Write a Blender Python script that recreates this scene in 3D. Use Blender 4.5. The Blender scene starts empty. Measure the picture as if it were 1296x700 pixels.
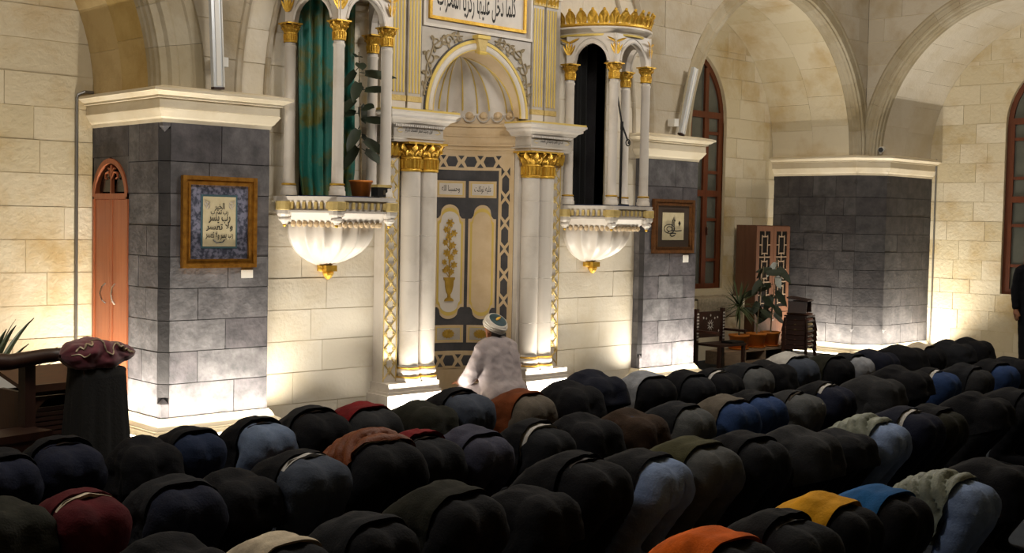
import bpy, bmesh, math, random
from math import sin, cos, pi, sqrt, radians, atan2, acos
from mathutils import Vector, Matrix, noise
random.seed(7)
SC = bpy.context.scene
COL = SC.collection

# ------------------------------------------------------------------ camera
cam = bpy.data.cameras.new('camera'); cam.sensor_width = 36.0
cam.lens = 36.0 * 1557.75 / 1296.0; cam.clip_start = .05; cam.clip_end = 200
co = bpy.data.objects.new('camera', cam); COL.objects.link(co)
yaw, pit, rol = radians(46.41), radians(-2.6056), radians(1.1248)
fw = Vector((cos(yaw)*cos(pit), sin(yaw)*cos(pit), sin(pit)))
r0 = Vector((sin(yaw), -cos(yaw), 0)); u0 = r0.cross(fw)
rt = cos(rol)*r0 + sin(rol)*u0; up = -sin(rol)*r0 + cos(rol)*u0
mw = Matrix(((rt.x, up.x, -fw.x, 0), (rt.y, up.y, -fw.y, 0), (rt.z, up.z, -fw.z, 1.91), (0, 0, 0, 1)))
co.matrix_world = mw
SC.camera = co

# ------------------------------------------------------------------ light and exposure
SC.view_settings.view_transform = 'Standard'; SC.view_settings.look = 'None'
SC.view_settings.gamma = 1.0; SC.view_settings.use_curve_mapping = False
SC.view_settings.exposure = 0.0
wd = bpy.data.worlds.new('world'); SC.world = wd; wd.use_nodes = True
wd.node_tree.nodes['Background'].inputs[0].default_value = (.9, .95, 1.0, 1)
wd.node_tree.nodes['Background'].inputs[1].default_value = 0.0
LED_W = 43.0        # watts per metre of floor LED bar
FILL_W = 255.0      # watts per added fill light over the hall

def led(p0, p1, aim, w=LED_W, width=.03, col=(1.0, .91, .77)):
    """floor LED bar: an area light from p0 to p1 shining along aim"""
    p0 = Vector(p0); p1 = Vector(p1); d = p1 - p0
    L = bpy.data.lights.new('led_light', 'AREA'); L.shape = 'RECTANGLE'
    L.size = d.length; L.size_y = width; L.energy = w * d.length; L.color = col; L.spread = radians(142)
    o = bpy.data.objects.new('led_light', L); COL.objects.link(o)
    x = d.normalized(); z = -Vector(aim).normalized(); y = z.cross(x).normalized(); z = x.cross(y)
    m = Matrix((x, y, z)).transposed().to_4x4(); m.translation = (p0 + p1) / 2
    o.matrix_world = m
    return o
# bars at the foot of the piers and of the mihrab
led((4.74, 10.6, .065), (4.74, 9.30, .065), (.06, 0, 1))
led((4.80, 9.21, .065), (6.12, 9.21, .065), (0, .06, 1))
led((10.98, 9.21, .065), (12.24, 9.21, .065), (0, .06, 1))
led((15.84, 10.45, .065), (15.84, 9.55, .065), (.06, 0, 1))
led((15.93, 9.45, .065), (16.22, 9.16, .065), (.05, .05, 1))
led((16.3, 9.08, .065), (17.6, 9.08, .065), (0, .06, 1))
led((7.16, 9.12, .065), (7.88, 9.12, .065), (0, .12, 1), LED_W*.8)
led((9.02, 9.12, .065), (9.74, 9.12, .065), (0, .12, 1), LED_W*.8)

# ------------------------------------------------------------------ helpers
class MB:
    def __init__(s): s.v = []; s.f = []
    def add(s, vs, fs):
        n = len(s.v); s.v += [tuple(p) for p in vs]; s.f += [tuple(i+n for i in q) for q in fs]; return s
    def box(s, x0, x1, y0, y1, z0, z1):
        return s.add([(x0,y0,z0),(x1,y0,z0),(x1,y1,z0),(x0,y1,z0),(x0,y0,z1),(x1,y0,z1),(x1,y1,z1),(x0,y1,z1)],
                     [(0,3,2,1),(4,5,6,7),(0,1,5,4),(1,2,6,5),(2,3,7,6),(3,0,4,7)])
    def prism(s, poly, P, d0, d1):
        n = len(poly)
        vs = [P(u, w, d0) for u, w in poly] + [P(u, w, d1) for u, w in poly]
        fs = [tuple(range(n)), tuple(range(2*n-1, n-1, -1))]
        fs += [(i, (i+1) % n, (i+1) % n + n, i+n) for i in range(n)]
        return s.add(vs, fs)
    def grid(s, rows, closed=False):
        m = len(rows[0]); vs = [p for r in rows for p in r]; fs = []
        for i in range(len(rows)-1):
            for j in range(m if closed else m-1):
                k = (j+1) % m
                fs.append((i*m+j, i*m+k, (i+1)*m+k, (i+1)*m+j))
        return s.add(vs, fs)
    def lathe(s, prof, n=24, c=(0,0,0), a0=0, a1=2*pi, fl=0, nf=0, sy=1.0):
        full = abs(a1-a0-2*pi) < 1e-6; m = n if full else n+1
        rows = []
        for r, z in prof:
            row = []
            for j in range(m):
                a = a0 + (a1-a0)*j/n
                rr = r*(1 - fl*abs(sin(nf*a/2))) if fl else r
                row.append((c[0]+rr*cos(a), c[1]+rr*sin(a)*sy, c[2]+z))
            rows.append(row)
        return s.grid(rows, full)
    def tube(s, pts, r, n=8, cap=True):
        pts = [Vector(p) for p in pts]; rows = []; k = len(pts)
        prev = None
        for i, p in enumerate(pts):
            t = (pts[min(i+1, k-1)] - pts[max(i-1, 0)]).normalized()
            ref = Vector((0,0,1)) if abs(t.z) < .9 else Vector((1,0,0))
            a = t.cross(ref).normalized() if prev is None else (prev - t*prev.dot(t)).normalized()
            prev = a; b = t.cross(a)
            rr = r[i] if isinstance(r, (list, tuple)) else r
            rows.append([p + a*rr*cos(2*pi*j/n) + b*rr*sin(2*pi*j/n) for j in range(n)])
        b0 = len(s.v); s.grid(rows, True)
        if cap:
            s.f.append(tuple(b0+j for j in range(n))); s.f.append(tuple(b0+(k-1)*n+j for j in range(n-1, -1, -1)))
        return s
    def sphere(s, c, r, n=10, m=6, sc=(1,1,1)):
        rows = []
        for i in range(m+1):
            a = -pi/2 + pi*i/m
            rr = max(cos(a), 1e-3)
            rows.append([(c[0]+r*sc[0]*rr*cos(2*pi*j/n), c[1]+r*sc[1]*rr*sin(2*pi*j/n), c[2]+r*sc[2]*sin(a)) for j in range(n)])
        return s.grid(rows, True)
    def petal(s, base, tip, side, nrm, width, curl=.3, n=5):
        """a leaf from base to tip, curling along nrm"""
        base = Vector(base); tip = Vector(tip); side = Vector(side).normalized(); nrm = Vector(nrm).normalized()
        L = (tip-base).length; rows = []
        for i in range(n+1):
            t = i/n; w = width*(sin(pi*min(1, .18+t*.82))**.8) * .5
            if i == n: w = width*.03
            p = base.lerp(tip, t) + nrm*curl*L*(t*t)
            rows.append([p - side*w, p + nrm*(-.12*width), p + side*w])
        return s.grid(rows)
    def mesh(s, name, m=None, smooth=False, fix=True):
        me = bpy.data.meshes.new(name); me.from_pydata(s.v, [], s.f)
        if fix and len(s.f) < 20000:
            b = bmesh.new(); b.from_mesh(me); bmesh.ops.recalc_face_normals(b, faces=b.faces); b.to_mesh(me); b.free()
        if smooth:
            me.polygons.foreach_set('use_smooth', [True]*len(me.polygons))
        if m: me.materials.append(m)
        me.update(); return me
    def build(s, name, m, parent=None, smooth=False, loc=(0,0,0)):
        o = bpy.data.objects.new(name, s.mesh(name, m, smooth)); COL.objects.link(o)
        o.location = loc
        if parent: o.parent = parent
        return o

def inst(name, me, parent=None, loc=(0,0,0), rot=(0,0,0), scale=(1,1,1)):
    o = bpy.data.objects.new(name, me); COL.objects.link(o)
    o.location = loc; o.rotation_euler = rot; o.scale = scale
    if parent: o.parent = parent
    return o
def tag(o, label, cat, group=None, kind=None):
    o['label'] = label; o['category'] = cat
    if group: o['group'] = group
    if kind: o['kind'] = kind
    return o
def thing(name, label, cat, loc=(0,0,0), rz=0, group=None):
    o = bpy.data.objects.new(name, None); COL.objects.link(o); o.empty_display_size = .1
    o.location = loc; o.rotation_euler = (0,0,rz); return tag(o, label, cat, group)
def smooth_by(me, ang=40):
    me.polygons.foreach_set('use_smooth', [True]*len(me.polygons))
    try: me.set_sharp_from_angle(angle=radians(ang))
    except Exception: pass

def srgb(h):
    h = h.lstrip('#'); c = [int(h[i:i+2], 16)/255 for i in (0,2,4)]
    return tuple(((x+.055)/1.055)**2.4 if x > .04045 else x/12.92 for x in c)
def mat(name, col, rough=.6, metal=0., col2=None, ns=3., nd=6., mix=(.35,.65), rand=0., bump=0., bs=40., emit=0., stretch=(1,1,1), spec=.5, sheen=0., trans=0., alpha=1.):
    m = bpy.data.materials.new(name); m.use_nodes = True; nt = m.node_tree; N = nt.nodes; Lk = nt.links
    b = N['Principled BSDF']
    c = srgb(col) if isinstance(col, str) else col
    b.inputs['Base Color'].default_value = (*c, 1); b.inputs['Roughness'].default_value = rough
    b.inputs['Metallic'].default_value = metal; b.inputs['Specular IOR Level'].default_value = spec
    if sheen: b.inputs['Sheen Weight'].default_value = sheen
    if trans: b.inputs['Transmission Weight'].default_value = trans
    if alpha < 1: b.inputs['Alpha'].default_value = alpha
    if emit:
        b.inputs['Emission Color'].default_value = (*c, 1); b.inputs['Emission Strength'].default_value = emit
    if col2 or bump:
        g = N.new('ShaderNodeNewGeometry'); mp = N.new('ShaderNodeMapping'); mp.inputs['Scale'].default_value = stretch
        Lk.new(g.outputs['Position'], mp.inputs['Vector'])
    src = None
    if col2:
        n = N.new('ShaderNodeTexNoise'); n.inputs['Scale'].default_value = ns; n.inputs['Detail'].default_value = nd
        n.inputs['Roughness'].default_value = .6
        Lk.new(mp.outputs[0], n.inputs['Vector'])
        mr = N.new('ShaderNodeMapRange'); mr.inputs[1].default_value = mix[0]; mr.inputs[2].default_value = mix[1]
        Lk.new(n.outputs['Fac'], mr.inputs[0])
        mx = N.new('ShaderNodeMix'); mx.data_type = 'RGBA'
        mx.inputs[6].default_value = (*c, 1); mx.inputs[7].default_value = (*(srgb(col2) if isinstance(col2, str) else col2), 1)
        Lk.new(mr.outputs[0], mx.inputs[0]); src = mx.outputs[2]
    if rand:
        oi = N.new('ShaderNodeObjectInfo'); r = N.new('ShaderNodeMapRange')
        r.inputs[3].default_value = 1-rand; r.inputs[4].default_value = 1+rand
        Lk.new(oi.outputs['Random'], r.inputs[0])
        hs = N.new('ShaderNodeHueSaturation'); Lk.new(r.outputs[0], hs.inputs['Value'])
        # saturation wanders the other way
        r2 = N.new('ShaderNodeMapRange'); r2.inputs[3].default_value = 1+rand*1.5; r2.inputs[4].default_value = 1-rand*1.5
        Lk.new(oi.outputs['Random'], r2.inputs[0]); Lk.new(r2.outputs[0], hs.inputs['Saturation'])
        if src: Lk.new(src, hs.inputs['Color'])
        else: hs.inputs['Color'].default_value = (*c, 1)
        src = hs.outputs[0]
    if src: Lk.new(src, b.inputs['Base Color'])
    if bump:
        n2 = N.new('ShaderNodeTexNoise'); n2.inputs['Scale'].default_value = bs; n2.inputs['Detail'].default_value = 4
        Lk.new(mp.outputs[0], n2.inputs['Vector'])
        bp = N.new('ShaderNodeBump'); bp.inputs['Strength'].default_value = bump; bp.inputs['Distance'].default_value = .02
        Lk.new(n2.outputs['Fac'], bp.inputs['Height']); Lk.new(bp.outputs[0], b.inputs['Normal'])
    return m

M = {}
M['lime'] = mat('limestone', '#cbbfa3', .8, col2='#b0945f', ns=1.7, mix=(.48,.78), rand=.09, bump=.35, bs=25)
M['lime_pale'] = mat('pale_limestone', '#d0c8b8', .75, col2='#c0b296', ns=1.8, mix=(.45,.8), rand=.05, bump=.3, bs=25)
M['lime_grey'] = mat('grey_limestone', '#aca290', .8, col2='#978666', ns=2.0, mix=(.46,.76), rand=.08, bump=.3, bs=25)
M['lime_ring'] = mat('weathered_limestone', '#a2977f', .8, col2='#8c7d5e', ns=2.4, mix=(.42,.76), rand=.06, bump=.3, bs=25)  # greyer, darker limestone of the arch rings
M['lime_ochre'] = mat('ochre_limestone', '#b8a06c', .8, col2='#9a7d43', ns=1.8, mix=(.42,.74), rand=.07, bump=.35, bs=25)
M['mortar'] = mat('pale_mortar', '#c2b392', .9)
M['basalt'] = mat('basalt', '#434144', .72, col2='#6e6a6d', ns=6.5, nd=9, mix=(.36,.78), rand=.24, bump=.22, bs=26)
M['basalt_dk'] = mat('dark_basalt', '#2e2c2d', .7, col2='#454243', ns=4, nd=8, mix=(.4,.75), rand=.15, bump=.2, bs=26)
M['basalt_p3'] = mat('corner_basalt', '#302e30', .72, col2='#514d4d', ns=6.5, nd=9, mix=(.36,.8), rand=.2, bump=.22, bs=26)  # corner pier's own stone, a darker basalt
M['mortar_dk'] = mat('dark_mortar', '#383637', .9)
M['cornice'] = mat('cornice_stone', '#d2c7b0', .6, col2='#bfae8c', ns=2, mix=(.45,.8), bump=.15, bs=30)
M['marble'] = mat('white_marble', '#cdc6bd', .45, col2='#b3aa9f', ns=3, mix=(.5,.8), rand=.03)
M['marble_g'] = mat('grey_marble', '#b7b0a6', .45, col2='#9d958b', ns=4, mix=(.4,.75))
M['marble_y'] = mat('cream_marble', '#cdb795', .5, col2='#bda37c', ns=4, mix=(.4,.75), rand=.04)
M['slate'] = mat('slate_inlay', '#3a3a3e', .5, col2='#4a494c', ns=6, mix=(.4,.7), rand=.08)
M['gold'] = mat('gilding', '#d6ad45', .40, metal=.6, col2='#b98d30', ns=14, mix=(.4,.7), bump=.3, bs=60)
M['gold_dull'] = mat('dull_gilding', '#c9b274', .5, metal=.15, col2='#b39a5c', ns=14, mix=(.4,.7), bump=.25, bs=60)
M['gold_line'] = mat('gold_paint', '#d2b862', .5, metal=.2)
M['relief'] = mat('grey_gold_relief', '#9f9074', .6, metal=.2, col2='#84775c', ns=12)
M['ink'] = mat('black_ink', '#15130f', .6)
M['wood_win'] = mat('red_brown_wood', '#643013', .45, col2='#4d220a', ns=5, stretch=(6,6,.6), mix=(.3,.7))
M['wood_door'] = mat('cherry_wood', '#a05c38', .42, col2='#86472a', ns=4, stretch=(8,8,.5), mix=(.3,.7))
M['wood_cab'] = mat('walnut_veneer', '#6f4c38', .5, col2='#5a3b2a', ns=4, stretch=(7,7,.5), mix=(.3,.7))
M['wood_dk'] = mat('dark_wood', '#33190f', .45, col2='#231009', ns=5, stretch=(5,5,.8), mix=(.3,.7))
M['wood_mid'] = mat('desk_wood', '#4a2912', .5, col2='#361c0c', ns=5, stretch=(2,6,.8), mix=(.3,.7))
M['wood_pale'] = mat('grey_oak', '#8f7a64', .6, col2='#776350', ns=5, stretch=(1,6,6), mix=(.3,.7))
M['pane'] = mat('dull_window_glass', '#4d4f49', .25, col2='#5c5d55', ns=2)
M['pane_dk'] = mat('dark_glass', '#191613', .2)
M['white_metal'] = mat('white_painted_metal', '#c3c6c9', .35, metal=.2)
M['metal'] = mat('grey_metal', '#77746e', .4, metal=.6)
M['chrome'] = mat('steel', '#c9c6c0', .25, metal=1)
M['black_metal'] = mat('black_metal', '#0d0d0d', .45)
M['plastic_w'] = mat('white_plastic', '#d5d3cd', .4)
M['paper'] = mat('cream_paper', '#c9bd9c', .8, col2='#bdb08d', ns=12)
M['card'] = mat('white_card', '#dcdad2', .7)
M['carpet'] = mat('carpet', '#1d2530', .95, col2='#27303c', ns=5, bump=.5, bs=220)
M['plaster'] = mat('plaster', '#b5a684', .85, col2='#a5946f', ns=1)
M['terra'] = mat('terracotta_plastic', '#cf7c2b', .55, col2='#bd6d20', ns=6)
M['soil'] = mat('soil', '#2a1d13', .95)
M['leaf'] = mat('dark_leaf', '#222e19', .65, col2='#1b2615', ns=10)
M['leaf2'] = mat('green_leaf', '#3d4a24', .65, col2='#2c381a', ns=10)
M['bark'] = mat('bark', '#8a7a5c', .8, col2='#6d5d42', ns=20)
M['led'] = mat('led_diffuser', '#fff0d0', .4, emit=9.0)
M['fill_bulb'] = mat('lamp_globe', '#ffe9c4', .4, emit=6.0)  # glowing globes on the added fill lights

# ================================================================== structure
SPR = 2.95                                            # springing height of all arches
def PY(c, y0): return lambda u, z, d: (c+u, y0+d, z)   # face looking to -Y
def PX(c, x0): return lambda u, z, d: (x0+d, c-u, z)   # face looking to -X (u runs towards -Y)
UNIT = {}
def unit_block(m):
    if m.name not in UNIT:
        a = MB(); e = .5; UNIT[m.name] = a.box(-e, e, -e, e, -e, e).mesh('stone_block', m)
    return UNIT[m.name]
def val(f, z): return f(z) if callable(f) else f

def ashlar(par, ax, c0, courses, L, R, bw, m, t=.05, gap=.006, back=None, name='stone_block'):
    """courses of separate stones on the face ax = c0 (outward is the negative axis); L and R may be curves of z"""
    for i in range(len(courses)-1):
        z0, z1 = courses[i], courses[i+1]
        lc = callable(L); rc = callable(R)
        zs = [z0 + (z1-z0)*k/4 for k in range(5)]
        ls = [val(L, z) for z in zs]; rs = [val(R, z) for z in zs]
        if back is not None:
            P = (lambda u, z, d: (u, c0+d, z)) if ax == 'Y' else (lambda u, z, d: (c0+d, u, z))
            if max(b-a for a, b in zip(ls, rs)) > .01:
                ls2 = [min(a, b) for a, b in zip(ls, rs)]
                back.prism([(a, z) for a, z in zip(ls2, zs)] + [(b, z) for b, z in zip(rs, zs)][::-1], P, .007, .16)
        if max(b-a for a, b in zip(ls, rs)) < .04: continue
        lo, hi = max(ls), min(rs); js = []
        w = bw*random.uniform(.8, 1.2)
        x = lo + w*(.55 if i % 2 else 1.0)*random.uniform(.8, 1.1)
        while x < hi - bw*.3:
            js.append(x); x += bw*random.uniform(.75, 1.25)
        js = [j for j in js if lo+.06 < j < hi-.06]
        ed = [None] + js + [None]
        pr = random.uniform(-.002, .003)
        for k in range(len(ed)-1):
            pr = random.uniform(-.003, .003); g = gap/2
            a, b = ed[k], ed[k+1]
            curved = (a is None and lc) or (b is None and rc)
            if not curved:
                u0 = (ls[0] if a is None else a)+g; u1 = (rs[0] if b is None else b)-g
                if u1-u0 < .02: continue
                cu, cz = (u0+u1)/2, (z0+z1)/2
                if ax == 'Y': inst(name, unit_block(m), par, (cu, c0+t/2+pr, cz), scale=(u1-u0, t, z1-z0-gap))
                else: inst(name, unit_block(m), par, (c0+t/2+pr, cu, cz), scale=(t, u1-u0, z1-z0-gap))
            else:
                zz = [z0+g] + zs[1:-1] + [z1-g]
                le = [val(L, z)+g for z in zz] if a is None else [a+g]*5
                re = [val(R, z)-g for z in zz] if b is None else [b-g]*5
                re = [max(p, q+.002) for p, q in zip(re, le)]
                poly = list(zip(le, zz)) + list(zip(re, zz))[::-1]
                P = (lambda u, z, d: (u, c0+d, z)) if ax == 'Y' else (lambda u, z, d: (c0+d, u, z))
                MB().prism(poly, P, pr, t).build(name, m, par)

def wall(name, label, ax, c0, regions, m, mortar, bw, t=.05):
    o = bpy.data.objects.new(name, None); mb = MB()
    regs = []
    par = bpy.data.objects.new(name, bpy.data.meshes.new(name)); COL.objects.link(par)
    for courses, L, R in regions: ashlar(par, ax, c0, courses, L, R, bw, m, t, back=mb)
    par.data = mb.mesh(name, mortar)
    bpy.data.objects.remove(o)
    return tag(par, label, 'wall', kind='structure')
def crs(z0, z1, h):
    n = max(1, round((z1-z0)/h)); return [z0+(z1-z0)*i/n for i in range(n+1)]
def crs_at(z0, z1, h, off=0):
    r = [z0]; z = z0+off if off > .02 else z0+h
    while z < z1-.05: r.append(z); z += h
    return r+[z1]

class Arch:
    """pointed two-centred arch: half span s, centres c beyond the axis"""
    def __init__(a, ctr, s, c, spr=SPR): a.x = ctr; a.s = s; a.c = c; a.R = s+c; a.z = spr
    def half(a, z, off=0):
        R = a.R+off; d = z-a.z
        if d <= 0: return a.s+off
        if d >= R: return 0.
        return max(0., sqrt(R*R-d*d)-a.c)
    def right(a, off=0): return lambda z: a.x+a.half(z, off)
    def left(a, off=0): return lambda z: a.x-a.half(z, off)
    def apex(a, off=0): return a.z+sqrt((a.R+off)**2-a.c**2)
    def pt(a, t, side, off=0):
        """t 0..1 from springing to apex, as (u, z) about the axis"""
        R = a.R+off; e = acos(a.c/R); f = e*t
        return side*(R*cos(f)-a.c), a.z+R*sin(f)

def arch_stones(par, A, P, prof, nseg, m, name='voussoir', gap=.0016, sub=3):
    """sweep the closed profile [(radial, depth)] along the arch, cut into separate stones"""
    for side in (-1, 1):
        for i in range(nseg):
            rows = []
            for k in range(sub+1):
                t = (i + (k/sub)*(1-gap*4) + gap*2)/nseg
                row = []
                for off, d in prof:
                    u, z = A.pt(t, side, off); row.append(P(u, z, d))
                rows.append(row)
            mb = MB(); mb.grid(rows, True); n = len(prof); k = sub*n
            mb.f.append(tuple(range(n))); mb.f.append(tuple(range(k+n-1, k-1, -1)))
            mb.build(name, m, par)

def mould(path, prof, mb=None):
    """sweep profile [(outward, z)] along a plan polyline; outward is to the right of travel, corners mitred"""
    mb = mb or MB(); n = len(path); rows = []
    nr = []
    for i in range(n-1):
        d = Vector((path[i+1][0]-path[i][0], path[i+1][1]-path[i][1])).normalized(); nr.append(Vector((d.y, -d.x)))
    for i, p in enumerate(path):
        if i == 0: k = nr[0]
        elif i == n-1: k = nr[-1]
        else:
            k = nr[i-1]+nr[i]; k = k/(k.dot(nr[i]))
        rows.append([(p[0]+k.x*o, p[1]+k.y*o, z) for o, z in prof])
    mb.grid(rows, True); m = len(prof)
    mb.f.append(tuple(range(m))); mb.f.append(tuple((n-1)*m+j for j in range(m-1, -1, -1)))
    return mb

YF = 9.43; YU = 9.52; YW = 9.56            # pier fronts, upper wall, mihrab wall
CORN = [(-.1,2.67),(0.005,2.67),(.012,2.70),(.03,2.715),(.062,2.765),(.07,2.78),(.062,2.785),(.062,2.865),(.085,2.868),(.085,2.886),(.10,2.89),(.135,2.915),(.15,2.918),(.15,2.94),(.12,2.95),(.0,2.975),(-.1,2.975)]
PLIN = [(-.1,.19),(.012,.19),(.02,.175),(.03,.165),(.05,.125),(.085,.105),(.10,.10),(.10,.09),(.115,.085),(.115,0),(-.1,0)]

# floor, ceiling and the unseen sides of the hall
tag(MB().box(-5, 18.2, -6, 11.6, -.1, 0).build('floor', M['carpet']), 'dark blue carpet covering the whole prayer hall', 'floor', kind='structure')
tag(MB().box(-5, 18.4, -6, 11.6, 6.4, 6.5).build('ceiling', M['plaster']), 'pale plastered ceiling high over the prayer hall', 'ceiling', kind='structure')
tag(MB().box(-5.2, -5, -6, 11.6, 0, 6.4).build('wall_left', M['plaster']), 'plain wall behind the camera on the left', 'wall', kind='structure')
tag(MB().box(-5, 18.4, -6.2, -6, 0, 6.4).build('wall_back', M['plaster']), 'plain wall at the back of the hall', 'wall', kind='structure')

AA = Arch(14.03, 1.95, .12); AL = Arch(3.05, 1.90, .17); AB = Arch(7.42, 1.91, .17); AM = Arch(8.52, 2.78, .9)
YA, YL, XB = 11.03, 10.74, 17.7            # back walls of the bays
XR = 16.1                                   # right hand wall plane
AWIN = Arch(14.03, .77, .25, 3.45); BWIN = Arch(7.42, .74, .25, 3.45)

# ---- back walls of the bays
wall('wall_bay_left', 'cream ashlar wall behind the draped stand left of the cupboard pier', 'Y', YL,
     [(crs_at(0, 5.1, .292, .20), 1.15, 4.95)], M['lime'], M['mortar'], .85)
def bay_wall(name, label, ax, c0, c, hw, W):
    up = W.apex()
    wall(name, label, ax, c0, [(crs_at(0, .95, .29, .12), c-hw, c+hw),
         (crs_at(.95, up, .29, .21), c-hw, W.left()), (crs_at(.95, up, .29, .21), W.right(), c+hw),
         (crs_at(up, 5.2, .29), c-hw, c+hw)], M['lime'], M['mortar'], .55)
bay_wall('wall_bay_window', 'cream ashlar wall around the window beside the tall wooden cabinet', 'Y', YA, 14.03, 2.02, AWIN)
bay_wall('wall_bay_right', 'cream ashlar wall with thin conduit around the window at far right', 'X', XB, 7.42, 1.95, BWIN)

# ---- upper walls over the piers
US = crs_at(2.96, 5.3, .33, .30)
RW = .26
wall('wall_upper_front', 'pale ashlar spandrels over the piers between the big arches', 'Y', YU,
     [(US, AL.right(.44), AM.left()), (US, AM.right(), AA.left(RW)), (US, AA.right(RW), XR)], M['lime_grey'], M['mortar'], .6)
wall('wall_upper_right', 'pale ashlar spandrel over the corner pier on the right wall', 'X', XR,
     [(US, AB.right(RW), 9.52), (US, 5.0, AB.left(RW))], M['lime_grey'], M['mortar'], .6)
tag(MB().box(-5, 16.1, YU, YU+.3, 5.3, 6.4).box(-5, 1.1, YU, YU+.3, 0, 5.3).build('wall_front_top', M['lime_grey']),
    'plain upper part of the front wall above the arches', 'wall', kind='structure')
tag(MB().box(XR, XR+.3, -6, 9.6, 5.3, 6.4).box(XR, XR+.3, -6, 5.1, 0, 5.3).build('wall_right', M['lime_grey']),
    'plain continuation of the right hand wall beyond the arch', 'wall', kind='structure')

# ---- the three open arches: ring of voussoirs, then the vault of separate stones behind
def bay_arch(n, label, A, P, ringw, depth, m_ring, m_vault, nseg=9):
    o = bpy.data.objects.new('trim_%d' % n, bpy.data.meshes.new('trim')); COL.objects.link(o)
    k = ringw/.26
    ring = [(ringw, -.004), (ringw-.03, -.022), (.20*k, -.022), (.19*k, -.008), (.12*k, -.008), (.105*k, -.026), (.07*k, -.026), (.055*k, .0), (.03, .0), (.03, .035),
            (.012, .05), (.012, .10), (-.0, .115), (0, .175), (.14, .175), (ringw, .10)]
    arch_stones(o, A, P, ring, nseg, m_ring)
    d0, d1 = .18, depth
    cuts = [d0, d0+(d1-d0)*.46, d1]
    for j in range(2):
        a, b = cuts[j]+.0015, cuts[j+1]-.0015
        arch_stones(o, A, P, [(0.004, a), (0.004, b), (.07, b), (.07, a)], nseg-2+j, m_vault, 'vault_stone')
    # backing shell closes the joints
    mb = MB()
    for side in (-1, 1):
        rows = []
        for i in range(25):
            row = []
            for off, d in ((.014, .17), (.014, depth+.05), (.3, depth+.05), (.3, .12)):
                u, z = A.pt(i/24, side, off); row.append(P(u, z, d))
            rows.append(row)
        mb.grid(rows, True)
    o.data = mb.mesh('trim', M['mortar'])
    tag(o, label, 'arch', kind='structure'); return o
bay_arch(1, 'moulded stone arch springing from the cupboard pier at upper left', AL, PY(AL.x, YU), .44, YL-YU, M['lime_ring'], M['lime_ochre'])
bay_arch(2, 'moulded pointed stone arch over the window bay with the cabinet', AA, PY(AA.x, YU), RW, YA-YU, M['lime_ring'], M['lime'])
bay_arch(3, 'moulded pointed stone arch over the window bay at far right', AB, PX(AB.x, XR), RW, XB-XR, M['lime_ring'], M['lime_pale'])
# blind arch framing the mihrab wall
o = bpy.data.objects.new('trim_4', bpy.data.meshes.new('trim')); COL.objects.link(o)
arch_stones(o, AM, PY(AM.x, YU), [(.07,-.004),(.06,-.02),(.03,-.022),(.012,-.01),(-.012,.01),(-.012,.06),(.07,.06)], 12, M['lime_grey'], 'moulding_stone')
arch_stones(o, AM, PY(AM.x, YU), [(-.30,.028),(-.29,.012),(-.26,.012),(-.25,.028),(-.25,.05),(-.30,.05)], 12, M['lime_grey'], 'moulding_stone')
o.data = MB().box(5.6, 5.62, 9.6, 9.62, 2.96, 3.0).mesh('trim', M['mortar'])
tag(o, 'thin blind arch moulding framing the wall around the prayer niche', 'arch', kind='structure')

# ---- mihrab wall, with the two balcony doorways left open and the niche cut out
XM = 8.45; BX = (6.65, 10.27); DW = .27; DZ0, DZ1 = 2.06, 3.93
WZ = crs_at(0, DZ0, .29, .18); W2 = crs_at(DZ0, DZ1, .30); W3 = crs_at(DZ1, 5.3, .33, .22)
regs = [(WZ, 5.9, XM-1.15), (WZ, XM+1.15, 11.2)]
mz = AM
regs += [(W2, lambda z: max(5.70, mz.left()(z)), BX[0]-DW), (W2, BX[0]+DW, XM-1.15), (W2, XM+1.15, BX[1]-DW), (W2, BX[1]+DW, lambda z: min(11.4, mz.right()(z)))]
regs += [(W3, mz.left(), XM-1.15), (W3, XM+1.15, mz.right())]
wall('wall_mihrab', 'pale stone slabs of the wall either side of the prayer niche', 'Y', YW, regs, M['lime_pale'], M['mortar'], .95)
for i, bx in enumerate(BX):
    mb = MB()
    mb.box(bx-DW-.05, bx-DW, YW+.02, YW+.62, DZ0-.05, DZ1+.05).box(bx+DW, bx+DW+.05, YW+.02, YW+.62, DZ0-.05, DZ1+.05)
    mb.box(bx-DW, bx+DW, YW+.57, YW+.62, DZ0, DZ1).box(bx-DW, bx+DW, YW+.02, YW+.62, DZ1, DZ1+.05).box(bx-DW, bx+DW, YW+.02, YW+.62, DZ0-.05, DZ0)
    tag(mb.build('door_%d' % (i+2), M['basalt_dk']), ['dark recess behind the green curtain of the balcony', 'dark doorway recess behind the balcony with the microphone'][i], 'doorway', kind='structure')

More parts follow.
